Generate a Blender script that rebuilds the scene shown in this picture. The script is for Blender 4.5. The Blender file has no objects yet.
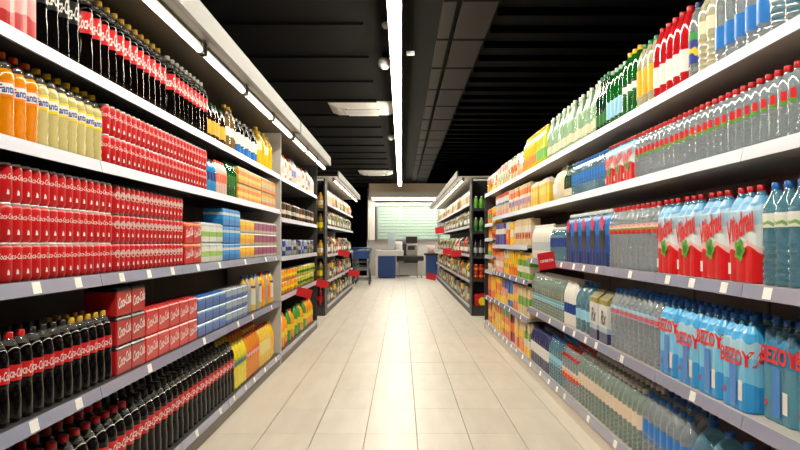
import bpy, math, random
from mathutils import Matrix, Vector
random.seed(11)
sc = bpy.context.scene
COL = sc.collection
PI = math.pi

# ------------------------------------------------------------------ camera, world, exposure
F, VX, VY, CAMZ = 859.0, 401.5, 242.5, 1.2          # focal length and vanishing point in the 800x450 frame
cd = bpy.data.cameras.new('camera'); cam = bpy.data.objects.new('camera', cd); COL.objects.link(cam)
cam.location = (0, 0, CAMZ); cam.rotation_euler = (PI/2, 0, 0)
cd.sensor_width = 36; cd.lens = F/800*36
cd.shift_x = -(VX-400)/800; cd.shift_y = (VY-225)/800
cd.clip_end = 200; cd.clip_start = 0.05
sc.camera = cam
w = bpy.data.worlds.new('world'); sc.world = w; w.use_nodes = True
w.node_tree.nodes['Background'].inputs[0].default_value = (0.5, 0.55, 0.6, 1)
w.node_tree.nodes['Background'].inputs[1].default_value = 0.02
sc.view_settings.view_transform = 'Standard'; sc.view_settings.look = 'None'
sc.view_settings.exposure = 0.0; sc.view_settings.gamma = 1; sc.view_settings.use_curve_mapping = False
sc.cycles.use_denoising = True
sc.cycles.max_bounces = 8; sc.cycles.diffuse_bounces = 4; sc.cycles.glossy_bounces = 4
sc.cycles.transmission_bounces = 6; sc.cycles.transparent_max_bounces = 14
sc.cycles.sample_clamp_indirect = 4.0
LED_POWER, TUBE_POWER, FAR_TUBE = 74.0, 6.0, 4.0

def yl(px, X=1.235): return F*X/(VX-px)              # depth of a product face on the left / right run
def yr(px, X=1.21): return F*X/(px-VX)

# ------------------------------------------------------------------ materials
MATS = {}
def lin(c): return tuple(((v/255)/12.92 if v/255 <= .04045 else ((v/255+.055)/1.055)**2.4) for v in c)
def mat(name, rgb, rough=.45, metal=0, alpha=1, emit=0, coat=0, trans=0, noise=0, nscale=20, spec=.5, ior=1.5, bump=0):
    if name in MATS: return MATS[name]
    m = bpy.data.materials.new(name); m.use_nodes = True
    nt = m.node_tree; b = nt.nodes['Principled BSDF']
    c = lin(rgb) + (1,)
    b.inputs['Base Color'].default_value = c
    b.inputs['Roughness'].default_value = rough
    b.inputs['Metallic'].default_value = metal
    b.inputs['Alpha'].default_value = alpha
    b.inputs['Coat Weight'].default_value = coat
    b.inputs['Coat Roughness'].default_value = .06
    b.inputs['Transmission Weight'].default_value = trans
    b.inputs['Specular IOR Level'].default_value = spec; b.inputs['IOR'].default_value = ior
    if emit:
        b.inputs['Emission Color'].default_value = c; b.inputs['Emission Strength'].default_value = emit
    if bump:                                               # crinkled plastic: fine relief that breaks up the highlights
        tc = nt.nodes.new('ShaderNodeTexCoord'); n = nt.nodes.new('ShaderNodeTexNoise')
        n.inputs['Scale'].default_value = 55; n.inputs['Detail'].default_value = 2
        bp = nt.nodes.new('ShaderNodeBump'); bp.inputs['Strength'].default_value = bump; bp.inputs['Distance'].default_value = .01
        nt.links.new(tc.outputs['Object'], n.inputs['Vector']); nt.links.new(n.outputs['Fac'], bp.inputs['Height'])
        nt.links.new(bp.outputs['Normal'], b.inputs['Normal'])
    if noise:
        tc = nt.nodes.new('ShaderNodeTexCoord'); n = nt.nodes.new('ShaderNodeTexNoise')
        n.inputs['Scale'].default_value = nscale; n.inputs['Detail'].default_value = 5
        mr = nt.nodes.new('ShaderNodeMapRange')
        mr.inputs['To Min'].default_value = 1-noise; mr.inputs['To Max'].default_value = 1+noise
        mx = nt.nodes.new('ShaderNodeMix'); mx.data_type = 'RGBA'; mx.blend_type = 'MULTIPLY'
        mx.inputs['Factor'].default_value = 1; mx.inputs['A'].default_value = c
        nt.links.new(tc.outputs['Object'], n.inputs['Vector'])
        nt.links.new(n.outputs['Fac'], mr.inputs['Value'])
        nt.links.new(mr.outputs['Result'], mx.inputs['B'])
        nt.links.new(mx.outputs['Result'], b.inputs['Base Color'])
    MATS[name] = m
    return m

def print_mat(name, stops, h, wave=.0, wscale=9, rough=.35, alpha=1, coat=.1, spots=None, soft=False, z0=0):
    """flat print on packaging: bands of colour over the height, with a wavy border and optional blotches"""
    if name in MATS: return MATS[name]
    m = bpy.data.materials.new(name); m.use_nodes = True
    nt = m.node_tree; b = nt.nodes['Principled BSDF']; L = nt.links.new
    b.inputs['Roughness'].default_value = rough; b.inputs['Coat Weight'].default_value = coat
    b.inputs['Alpha'].default_value = alpha
    tc = nt.nodes.new('ShaderNodeTexCoord'); sp = nt.nodes.new('ShaderNodeSeparateXYZ')
    L(tc.outputs['Object'], sp.inputs[0])
    n = nt.nodes.new('ShaderNodeTexNoise'); n.inputs['Scale'].default_value = wscale; n.inputs['Detail'].default_value = 1
    L(tc.outputs['Object'], n.inputs['Vector'])
    a = nt.nodes.new('ShaderNodeMath'); a.operation = 'MULTIPLY_ADD'
    a.inputs[1].default_value = wave*2; L(n.outputs['Fac'], a.inputs[0])
    zz = nt.nodes.new('ShaderNodeMath'); zz.operation = 'SUBTRACT'; zz.inputs[1].default_value = z0
    L(sp.outputs['Z'], zz.inputs[0]); L(zz.outputs[0], a.inputs[2])
    d = nt.nodes.new('ShaderNodeMath'); d.operation = 'DIVIDE'; d.inputs[1].default_value = h; L(a.outputs[0], d.inputs[0])
    s = nt.nodes.new('ShaderNodeMath'); s.operation = 'SUBTRACT'; s.inputs[1].default_value = wave/h; L(d.outputs[0], s.inputs[0])
    r = nt.nodes.new('ShaderNodeValToRGB'); r.color_ramp.interpolation = 'LINEAR' if soft else 'CONSTANT'
    L(s.outputs[0], r.inputs[0])
    e = r.color_ramp.elements
    while len(e) > 1: e.remove(e[-1])
    e[0].position = stops[0][0]; e[0].color = lin(stops[0][1]) + (1,)
    for p, c in stops[1:]:
        k = e.new(p); k.color = lin(c) + (1,)
    out = r.outputs['Color']
    if spots:
        for k, (sc_, thr, c) in enumerate(spots):
            v = nt.nodes.new('ShaderNodeTexVoronoi'); v.inputs['Scale'].default_value = sc_
            L(tc.outputs['Object'], v.inputs['Vector'])
            lt = nt.nodes.new('ShaderNodeMath'); lt.operation = 'LESS_THAN'; lt.inputs[1].default_value = thr
            L(v.outputs['Distance'], lt.inputs[0])
            mx = nt.nodes.new('ShaderNodeMix'); mx.data_type = 'RGBA'
            L(lt.outputs[0], mx.inputs['Factor']); L(out, mx.inputs['A']); mx.inputs['B'].default_value = lin(c) + (1,)
            out = mx.outputs['Result']
    L(out, b.inputs['Base Color'])
    MATS[name] = m
    return m

# ------------------------------------------------------------------ mesh helpers
MESH = {}
def build(name, v, f, m, smooth=False, mats=None, fm=None):
    me = bpy.data.meshes.new(name); me.from_pydata(v, [], f)
    for k in (mats or [m]): me.materials.append(k)
    if fm: me.polygons.foreach_set('material_index', fm)
    if smooth: me.polygons.foreach_set('use_smooth', [True]*len(me.polygons))
    me.update(); return me
def box_vf(x0, x1, y0, y1, z0, z1, o=0):
    v = [(x0,y0,z0),(x1,y0,z0),(x1,y1,z0),(x0,y1,z0),(x0,y0,z1),(x1,y0,z1),(x1,y1,z1),(x0,y1,z1)]
    f = [(0,3,2,1),(4,5,6,7),(0,1,5,4),(1,2,6,5),(2,3,7,6),(3,0,4,7)]
    return v, [tuple(i+o for i in q) for q in f]
def bbox(name, m, *ext):
    key = (name, m.name, tuple(round(e, 5) for e in ext))
    if key not in MESH:
        v, f = box_vf(*ext); MESH[key] = build(name, v, f, m)
    return MESH[key]
def boxes(name, m, exts):
    v, f = [], []
    for e in exts:
        a, b = box_vf(*e, o=len(v)); v += a; f += b
    return build(name, v, f, m)
def rbox(name, m, x0, x1, y0, y1, z0, z1, r=.004):
    """box with chamfered edges"""
    v = []; f = []
    prof = [(z0, r), (z0+r, 0), (z1-r, 0), (z1, r)]
    for z, i in prof:
        v += [(x0+r,y0+i,z),(x1-r,y0+i,z),(x1-i,y0+r,z),(x1-i,y1-r,z),(x1-r,y1-i,z),(x0+r,y1-i,z),(x0+i,y1-r,z),(x0+i,y0+r,z)]
    for k in range(3):
        for j in range(8):
            a = k*8+j; b = k*8+(j+1) % 8
            f.append((a, b, b+8, a+8))
    f.append(tuple(reversed(range(8)))); f.append(tuple(range(24, 32)))
    return build(name, v, f, m)
def lathe(name, prof, m, seg=16, smooth=True, sx=1, sy=1):
    v = []; f = []
    for r, z in prof:
        for k in range(seg):
            a = 2*PI*k/seg; v.append((r*math.cos(a)*sx, r*math.sin(a)*sy, z))
    n = len(prof)
    for i in range(n-1):
        for k in range(seg):
            a = i*seg+k; b = i*seg+(k+1) % seg
            f.append((a, b, b+seg, a+seg))
    f.append(tuple(reversed(range(seg)))); f.append(tuple(range((n-1)*seg, n*seg)))
    return build(name, v, f, m, smooth)
def band(name, m, R, z0, z1, seg=16, R2=None):
    R2 = R2 or R
    v = [(R*math.cos(2*PI*k/seg), R*math.sin(2*PI*k/seg), z0) for k in range(seg)] + \
        [(R2*math.cos(2*PI*k/seg), R2*math.sin(2*PI*k/seg), z1) for k in range(seg)]
    f = [(k, (k+1) % seg, (k+1) % seg+seg, k+seg) for k in range(seg)]
    return build(name, v, f, m, True)
def tube(name, m, pts, r, seg=6, closed=False):
    """round bar through points"""
    v = []; f = []
    P = [Vector(p) for p in pts]
    for i, p in enumerate(P):
        d = (P[min(i+1, len(P)-1)]-P[max(i-1, 0)]).normalized()
        u = d.orthogonal().normalized(); w_ = d.cross(u)
        for k in range(seg):
            a = 2*PI*k/seg; v.append(tuple(p+u*r*math.cos(a)+w_*r*math.sin(a)))
    for i in range(len(P)-1):
        for k in range(seg):
            a = i*seg+k; b = i*seg+(k+1) % seg; f.append((a, b, b+seg, a+seg))
    f.append(tuple(reversed(range(seg)))); f.append(tuple(range((len(P)-1)*seg, len(P)*seg)))
    return build(name, v, f, m, True)

TEXT = {}
def text_vf(s, bold=0.0, shear=0.0):
    """triangulated lettering, cap height about 0.7, centred on x, baseline at 0"""
    key = (s, bold, shear)
    if key in TEXT: return TEXT[key]
    cu = bpy.data.curves.new('lettering', 'FONT'); cu.body = s; cu.align_x = 'CENTER'
    cu.shear = shear; cu.offset = bold; cu.resolution_u = 2
    o = bpy.data.objects.new('lettering', cu); COL.objects.link(o)
    dg = bpy.context.evaluated_depsgraph_get(); e = o.evaluated_get(dg); me = e.to_mesh()
    v = [tuple(p.co) for p in me.vertices]; f = [tuple(p.vertices) for p in me.polygons]
    e.to_mesh_clear(); bpy.data.objects.remove(o); bpy.data.curves.remove(cu)
    TEXT[key] = (v, f); return v, f
def text_width(s, bold=0, shear=0):
    v, f = text_vf(s, bold, shear); return max(p[0] for p in v)-min(p[0] for p in v)
TXT_ANG = -37                                          # side of a round pack that shows from the aisle
def wrap_text(name, s, m, R, zc, width, angs=None, bold=.02, shear=0, vertical=False, height=None):
    """lettering bent round a bottle or can"""
    v, f = text_vf(s, bold, shear)
    k = width/text_width(s, bold, shear); kz = (height/.7) if height else k
    V = []; Fc = []
    for a0 in (angs or (TXT_ANG,)):
        o = len(V); a0 = math.radians(a0)
        for x, y, _ in v:
            if vertical: ang = a0+(-(y-.35)*kz)/R; z = zc+x*k
            else: ang = a0+x*k/R; z = zc+(y-.35)*kz
            V.append((R*math.cos(ang), R*math.sin(ang), z))
        Fc += [tuple(i+o for i in q) for q in f]
    return build(name, V, Fc, m)
def flat_text(name, s, m, x, yc, zc, width, tilt=0, bold=.02, shear=0, height=None, mirror=1):
    """lettering on the plane x=const that faces +x; mirror=-1: on a plane facing -x"""
    v, f = text_vf(s, bold, shear)
    k = width/text_width(s, bold, shear); kz = (height/.7) if height else k
    V = []
    c, sn = math.cos(tilt), math.sin(tilt)
    for a, b, _ in v:
        a *= k; b = (b-.35)*kz
        V.append((x, yc+mirror*(a*c-b*sn), zc+a*sn+b*c))
    return build(name, V, f, m)
def corner_text(name, s, m, a, b, R, zc, width, start, height, bold=.03, off=.0014):
    """lettering running along the aisle face x=a and on round the corner at y=+b"""
    v, f = text_vf(s, bold, 0); k = width/text_width(s, bold, 0); x0 = min(p[0] for p in v); kz = height/.7; V = []
    for p, q, _ in v:
        u = start+(p-x0)*k; z_ = zc+(q-.35)*kz
        if u < b-R: V.append((a+off, u, z_))
        elif u < b-R+PI/2*R:
            an = (u-b+R)/R; V.append((a-R+(R+off)*math.cos(an), b-R+(R+off)*math.sin(an), z_))
        else: V.append((a-R-(u-b+R-PI/2*R), b+off, z_))
    return build(name, V, f, m)
def end_text(name, s, m, y, xc, zc, width, bold=.02, shear=0, height=None, tilt=0):
    """lettering on a plane facing -y"""
    v, f = text_vf(s, bold, shear); k = width/text_width(s, bold, shear); kz = (height/.7) if height else k
    c, sn = math.cos(tilt), math.sin(tilt)
    return build(name, [(xc+a*k*c-(b-.35)*kz*sn, y, zc+a*k*sn+(b-.35)*kz*c) for a, b, _ in v], f, m)

# ------------------------------------------------------------------ objects
def obj(name, me, parent=None, loc=None, rot=None):
    o = bpy.data.objects.new(name, me); COL.objects.link(o)
    if parent: o.parent = parent
    if loc: o.location = loc
    if rot: o.rotation_euler = rot
    return o
def tag(o, label, cat, group=None):
    o['label'] = label; o['category'] = cat
    if group: o['group'] = group
    return o
def thing(name, label, cat, loc=(0,0,0), rotz=0, group=None):
    o = bpy.data.objects.new(name, None); COL.objects.link(o); o.empty_display_size = .05
    o.location = loc; o.rotation_euler = (0, 0, rotz)
    return tag(o, label, cat, group)
def struct(name, me, loc=None):
    o = obj(name, me, None, loc); o['kind'] = 'structure'; return o

ORD = ['zeroth','first','second','third','fourth','fifth','sixth','seventh','eighth','ninth','tenth','eleventh','twelfth','thirteenth','fourteenth','fifteenth','sixteenth','seventeenth','eighteenth','nineteenth','twentieth']
TENS = {20:'twenty',30:'thirty',40:'forty',50:'fifty'}
def ordinal(n):
    if n <= 20: return ORD[n]
    t, u = n//10*10, n % 10
    return TENS[t]+'-'+ORD[u] if u else TENS[t][:-1]+'ieth'

class Proto:
    def __init__(s, name, cat, wx, wy, h, parts):
        s.name, s.cat, s.wx, s.wy, s.h, s.parts = name, cat, wx, wy, h, parts
def place(p, loc, rotz, label, group=None):
    """one copy of a thing with its parts and sub-parts; mesh data shared"""
    t = thing(p.name, label, p.cat, loc, rotz, group)
    for nm, me, off, subs in p.parts:
        o = obj(nm, me, t, off)
        for sn, sm, soff in subs: obj(sn, sm, o, soff)
    return t

LIPL, LIPR = -1.182, 1.158
def run(p, side, y0, y1, z, desc, where, rows=1, tiers=1, gap=.004, turn=6, lip=None, inset=.022, n=None, stepback=0, skip=None, xrows=None):
    """a facing: a row of like things along the shelf, first one nearest the camera"""
    lip = lip if lip is not None else (LIPL if side < 0 else LIPR)
    pitch = p.wy+gap
    if n is None: n = max(1, int((y1-y0+gap+.01)//pitch))
    else: pitch = max(pitch, (y1-y0)/n)
    tn = {1: [''], 2: [', bottom tier', ', top tier'], 3: [', bottom tier', ', middle tier', ', top tier'], 4: [', bottom tier', ', second tier', ', third tier', ', top tier']}[tiers]
    rn = {1: [''], 2: [', front row', ', back row'], 3: [', front row', ', middle row', ', back row']}[rows]
    g = (desc.split(' ', 1)[1].replace(' from near end', '') if 'near end' in desc and n == 1 else desc)+'s on the '+where
    for t in range(tiers):
        for r in range(rows):
            for i in range(n):
                if skip and skip(t, r, i, n): continue
                x = lip+side*(inset+stepback+p.wx/2+r*(p.wx+gap)+(random.uniform(0, .02) if gap > .01 and rows == 1 else 0))
                y = y0+pitch*(i+.5)
                rz = (0 if side < 0 else PI)+math.radians(random.uniform(-turn, turn))
                if n == 1: lab = desc+rn[r]+tn[t]+', '+where
                else: lab = ordinal(i+1)+' '+desc+' from near end'+rn[r]+tn[t]+', '+where
                place(p, (x, y, z+t*p.h+.0005*(t+1)), rz, lab, g)
    return y0+n*pitch

# ================================================================== THE SETTING
CEIL = 3.2
M_grout = mat('tile_grout', (120,108,95), .8)
M_black = mat('black_ceiling', (8,8,7), .9, spec=.1, noise=.25, nscale=2)
M_panel = mat('ceiling_panel', (30,25,21), .7, spec=.2, noise=.15, nscale=3)
M_bar = mat('black_bar', (12,11,10), .6)
M_wallblack = mat('black_wall', (3,3,3), .9, spec=0, noise=.2, nscale=1.5)
M_beige = mat('beige_soffit', (236,216,188), .6, noise=.05)
M_white = mat('white_paint', (232,232,228), .4)
M_lamp_led = mat('led_diffuser', (255,246,226), .5, emit=LED_POWER)
M_lamp_tube = mat('fluorescent_tube', (255,246,224), .5, emit=TUBE_POWER)
M_lamp_far = mat('far_tube', (255,244,220), .5, emit=FAR_TUBE)

def tile_mat():
    m = bpy.data.materials.new('floor_tile'); m.use_nodes = True; nt = m.node_tree; b = nt.nodes['Principled BSDF']; L = nt.links.new
    oi = nt.nodes.new('ShaderNodeObjectInfo'); tc = nt.nodes.new('ShaderNodeTexCoord')
    n = nt.nodes.new('ShaderNodeTexNoise'); n.inputs['Scale'].default_value = 2.2; n.inputs['Detail'].default_value = 8
    mp = nt.nodes.new('ShaderNodeMapping'); mp.inputs['Scale'].default_value = (4, .6, 1)
    geo = nt.nodes.new('ShaderNodeNewGeometry')
    L(geo.outputs['Position'], mp.inputs[0]); L(mp.outputs[0], n.inputs['Vector'])
    r = nt.nodes.new('ShaderNodeValToRGB')
    r.color_ramp.elements[0].position = .3; r.color_ramp.elements[0].color = lin((206,196,182))+(1,)
    r.color_ramp.elements[1].position = .75; r.color_ramp.elements[1].color = lin((220,212,200))+(1,)
    L(n.outputs['Fac'], r.inputs[0])
    mr = nt.nodes.new('ShaderNodeMapRange'); mr.inputs['To Min'].default_value = .95; mr.inputs['To Max'].default_value = 1.03
    L(oi.outputs['Random'], mr.inputs['Value'])
    mx = nt.nodes.new('ShaderNodeMix'); mx.data_type = 'RGBA'; mx.blend_type = 'MULTIPLY'; mx.inputs['Factor'].default_value = 1
    L(r.outputs[0], mx.inputs['A']); L(mr.outputs[0], mx.inputs['B']); L(mx.outputs['Result'], b.inputs['Base Color'])
    b.inputs['Roughness'].default_value = .40; b.inputs['Specular IOR Level'].default_value = .55
    return m
M_tile = tile_mat()
YB = 31.2                                              # back wall
floor = struct('floor', bbox('floor', M_grout, -5.2, 5.2, -3, YB+.1, -.06, -.006))
TW, TL = .3205, .8
xs0 = -.866-6*TW
joint = 8.60
tile_me = {}
def tile_mesh(wd, ln):
    k = (round(wd, 3), round(ln, 3))
    if k not in tile_me:
        c = .0015
        v = [(0,0,-.006),(wd,0,-.006),(wd,ln,-.006),(0,ln,-.006),(0,0,-c),(wd,0,-c),(wd,ln,-c),(0,ln,-c),(c,c,0),(wd-c,c,0),(wd-c,ln-c,0),(c,ln-c,0)]
        f = [(0,1,5,4),(1,2,6,5),(2,3,7,6),(3,0,4,7),(4,5,9,8),(5,6,10,9),(6,7,11,10),(7,4,8,11),(8,9,10,11)]
        tile_me[k] = build('tile', v, f, M_tile)
    return tile_me[k]
for j in range(-8, 4):                                 # single tiles as far as they can be told apart
    ya = joint+j*TL; g0 = .006 if j == 0 else .0015; g1 = .006 if j == -1 else .0015
    for i in range(5, 14):
        xa = xs0+i*TW
        obj('tile', tile_mesh(TW-.004, TL-g0-g1), floor, (xa+.002, ya+g0, 0))
v = []; f = []
for j in range(-14, 29):
    ya = joint+j*TL
    for i in range(-7, 26):
        if -8 <= j < 4 and 5 <= i < 14: continue
        xa = xs0+i*TW
        if xa < -5.2 or xa+TW > 5.2 or ya < -3 or ya+TL > YB: continue
        a, b = box_vf(xa+.002, xa+TW-.002, ya+.002, ya+TL-.002, -.006, 0, o=len(v)); v += a; f += b
o = obj('tiling', build('tiling', v, f, M_tile), floor); o['kind'] = 'stuff'

ceiling = struct('ceiling', bbox('ceiling', M_black, -5.2, 5.2, -3, YB+.1, CEIL, CEIL+.1))
# dark brown ceiling panels between black bars, right of the light line
for k in range(-3, 15):
    ya = 8.35+1.36*(k-1)
    for x0, x1 in ((.345, .455), (.505, .80)):
        obj('ceiling_panel', bbox('ceiling_panel', M_panel, x0, x1, ya+.045, ya+1.36-.045, CEIL-.03, CEIL), ceiling)
for k in range(-3, 40):                                # black slats across the right half
    ya = 4.2+.62*k
    obj('slat', bbox('slat', M_wallblack, .83, 5.1, ya, ya+.12, CEIL-.04, CEIL), ceiling)
for k in range(0, 18):                                 # and across the left half
    ya = 5.0+1.4*k
    obj('slat', bbox('slat', M_black, -3.2, -.35, ya, ya+.25, CEIL-.025, CEIL), ceiling)
struct('wall_left', bbox('wall_left', M_wallblack, -5.3, -5.2, -3, YB, 0, CEIL))
struct('wall_right', bbox('wall_right', M_wallblack, 5.2, 5.3, -3, YB, 0, CEIL))
struct('wall_front', bbox('wall_front', M_wallblack, -5.2, 5.2, -3.1, -3, 0, CEIL))

# back wall: black left of the opening, pale panel under and beside the shuttered window
def bx(px, d): return (px-VX)*d/F
def bz(py, d): return CAMZ+(VY-py)*d/F
M_sill = mat('pale_wall', (178,172,164), .6, noise=.06, nscale=3)
struct('wall_back', bbox('wall_back', M_sill, -5.2, 5.2, YB+.6, YB+.7, 0, CEIL))
xl = bx(367, YB)
obj_b = struct('wall_back_left', bbox('wall_back_left', M_wallblack, -5.2, xl, YB, YB+.15, 0, CEIL))
zw0, zw1 = bz(240, YB), bz(206, YB)
obj_s = struct('wall_back_low', bbox('wall_back_low', M_sill, xl, 5.2, YB, YB+.12, 0, zw0))
M_shut = mat('green_shutter_slat', (176,196,178), .35, metal=.1)
M_frame = mat('window_frame_paint', (236,228,212), .4)
M_alu = mat('aluminium', (170,172,172), .3, metal=.9)
M_glass = mat('window_glass', (205,228,212), .02, alpha=.22, spec=.9)
win = bpy.data.objects.new('window_1', None); COL.objects.link(win); win['kind'] = 'structure'; win.location = (0, YB, 0)
obj('window_frame', bbox('window_frame', M_frame, bx(368, YB), bx(375, YB), -.04, .14, zw0, zw1+.35), win)
obj('window_frame', bbox('window_frame', M_alu, bx(376.5, YB), bx(378, YB), -.03, .14, zw0, zw1), win)
obj('window_frame', bbox('window_frame', M_frame, bx(375, YB), 4.2, -.03, .12, zw1, zw1+.12), win)
obj('window_sill', bbox('window_sill', M_alu, bx(375, YB), 4.2, -.06, .12, zw0, zw0+.03), win)
obj('window_frame', bbox('window_frame', M_alu, 1.32, 1.38, -.03, .12, zw0+.03, zw1), win)
obj('pane', bbox('pane', M_glass, bx(378, YB), 4.2, .0, .012, zw0+.03, zw1), win)
ns = 11
for k in range(ns):
    za = zw0+.03+(zw1-zw0-.03)*k/ns; zb = za+(zw1-zw0-.03)/ns-.012
    me = MESH.get(('shut',))
    if not me:
        hh = zb-za; x0, x1 = bx(377, YB), 4.2
        vv = []
        for q in range(5):
            t = q/4; vv += [(x0, .09-.015*math.sin(PI*t), hh*t), (x1, .09-.015*math.sin(PI*t), hh*t)]
        vv += [(x0, .1, hh), (x1, .1, hh), (x0, .1, 0), (x1, .1, 0)]
        ff = [(2*q, 2*q+1, 2*q+3, 2*q+2) for q in range(4)]+[(8,9,11,10),(10,11,13,12),(12,13,1,0),(0,2,4,6,8,10,12),(1,13,11,9,7,5,3)]
        me = MESH[('shut',)] = build('shutter_slat', vv, ff, M_shut)
    obj('shutter_slat', me, win, (0, 0, za))
# beige soffit box over the checkouts, with a lit recess and added fill light underneath
YS = 28.8
sof = struct('trim_1', bbox('trim_1', M_beige, bx(369, YS), 5.15, YS, YB, bz(196, YS), CEIL-.02))
M_cove = mat('cove_fill_lamp', (250,246,238), .5, emit=22)
obj('cove_fill_light', bbox('cove_fill_light', M_cove, bx(371, YS), 4.8, YS+1.7, YS+2.0, bz(196, YS)-.03, bz(196, YS)), sof)
obj('cove_fill_light', bbox('cove_fill_light', M_cove, bx(371, YS), 4.8, YS+.3, YS+.45, bz(196, YS)-.03, bz(196, YS)), sof)  # added lamp, hidden behind the lip, to brighten the counter tops below
obj('cove_lip', bbox('cove_lip', M_frame, bx(369, YS), 5.1, YS-.03, YS, bz(197.5, YS), bz(191.5, YS)), sof)

# ------------------------------------------------------------------ long ceiling light, over the aisle
t = thing('linear_ceiling_light', 'long glowing white light strip along the black ceiling over the aisle', 'light', (-.055, 0, 0))
for k in range(16):
    ya = -2.4+k*1.95
    if ya+1.95 > 28.6: break
    hs = obj('housing', bbox('housing', M_white, -.055, .055, 0, 1.946, CEIL-.2, CEIL-.14), t, (0, ya, 0))
    obj('diffuser', bbox('diffuser', M_lamp_led, -.04, .04, 0, 1.946, CEIL-.232, CEIL-.2), hs)
    obj('hanger', bbox('hanger', M_bar, -.006, .006, .3, .312, CEIL-.14, CEIL), hs)

# air-conditioning cassettes
M_cass = mat('cassette_plastic', (244,242,238), .5)
M_grille = mat('cassette_grille', (120,115,108), .6)
def cassette(x, y, label):
    t = thing('ceiling_cassette', label, 'air conditioner', (x, y, CEIL-.005), 0, 'ceiling air conditioners')
    h = .475
    v = [(-h,-h,0),(h,-h,0),(h,h,0),(-h,h,0),(-h,-h,-.025),(h,-h,-.025),(h,h,-.025),(-h,h,-.025),(-.36,-.36,-.075),(.36,-.36,-.075),(.36,.36,-.075),(-.36,.36,-.075)]
    f = [(0,1,2,3),(0,4,5,1),(1,5,6,2),(2,6,7,3),(3,7,4,0),(4,8,9,5),(5,9,10,6),(6,10,11,7),(7,11,8,4),(8,11,10,9)]
    obj('panel', build('panel', v, f, M_cass), t)
    g = obj('grille', bbox('grille', M_grille, -.25, .25, -.25, .25, -.085, -.074), t)
    for q in range(6): obj('grille_bar', bbox('grille_bar', M_cass, -.25, .25, -.01, .01, -.092, -.084), g, (0, -.2+.08*q, 0))
    for a in range(4): obj('louvre', bbox('louvre', M_cass, -.22, .22, .30, .345, -.09, -.07), t, None, (0, 0, a*PI/2))
cassette(bx(363, 12.6), 12.6, 'white square air conditioner in the ceiling, nearer one left of the light strip')
cassette(bx(376, 24.2), 24.2, 'white square air conditioner in the ceiling, farther one left of the light strip')
# small ceiling devices
def dome(px, py, zdrop, r, label, nm, cat):
    d = F*(CEIL-zdrop-CAMZ)/(VY-py); x = bx(px, d)
    t = thing(nm, label, cat, (x, d, CEIL))
    obj('mount', lathe('mount', [(r*.35, -zdrop+.02), (r*.35, 0)], M_bar, 10), t)
    obj('shell', lathe('shell', [(0.01, -zdrop-r), (r*.5, -zdrop-r*.87), (r*.87, -zdrop-r*.5), (r, -zdrop), (r*.87, -zdrop+r*.5), (r*.35, -zdrop+r*.8)], M_cass, 14), t)
dome(384.5, 63, .10, .07, 'white round ceiling speaker left of the light strip', 'ceiling_speaker', 'speaker')
dome(385.5, 25, .05, .035, 'tiny white ceiling sensor left of the light strip, closest to the camera', 'ceiling_sensor', 'sensor')
dome(391, 137, .06, .06, 'small white ceiling sensor left of the light strip, beyond the nearer air conditioner', 'ceiling_sensor', 'sensor')
t = thing('ceiling_box', 'small pale box hanging from the ceiling just right of the light strip', 'sensor', (bx(410.5, 8.6), 8.6, CEIL))
obj('case', rbox('case', M_white, -.04, .04, -.03, .03, -.125, -.085), t); obj('stem', bbox('stem', M_bar, -.006, .006, -.006, .006, -.085, 0), t)

# ================================================================== SHELVING
M_railw = mat('white_rail', (186,188,204), .3)
M_railg = mat('ticket_rail', (146,150,176), .25, coat=.3)
M_ticket = mat('price_ticket', (244,242,238), .5)
M_ticketr = mat('tinted_ticket', (176,150,196), .5)
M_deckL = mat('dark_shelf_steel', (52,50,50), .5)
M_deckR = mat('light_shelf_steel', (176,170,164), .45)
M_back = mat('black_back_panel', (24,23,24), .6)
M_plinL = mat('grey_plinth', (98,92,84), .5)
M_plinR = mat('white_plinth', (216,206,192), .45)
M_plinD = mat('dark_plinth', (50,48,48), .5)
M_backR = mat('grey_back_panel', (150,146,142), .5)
M_up = mat('dark_upright', (40,39,40), .5)
M_pale = mat('pale_end_panel', (196,192,186), .4)
M_fascia = mat('canopy_fascia', (100,99,96), .5)
M_canopy = mat('canopy_board', (66,55,38), .6)

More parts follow.
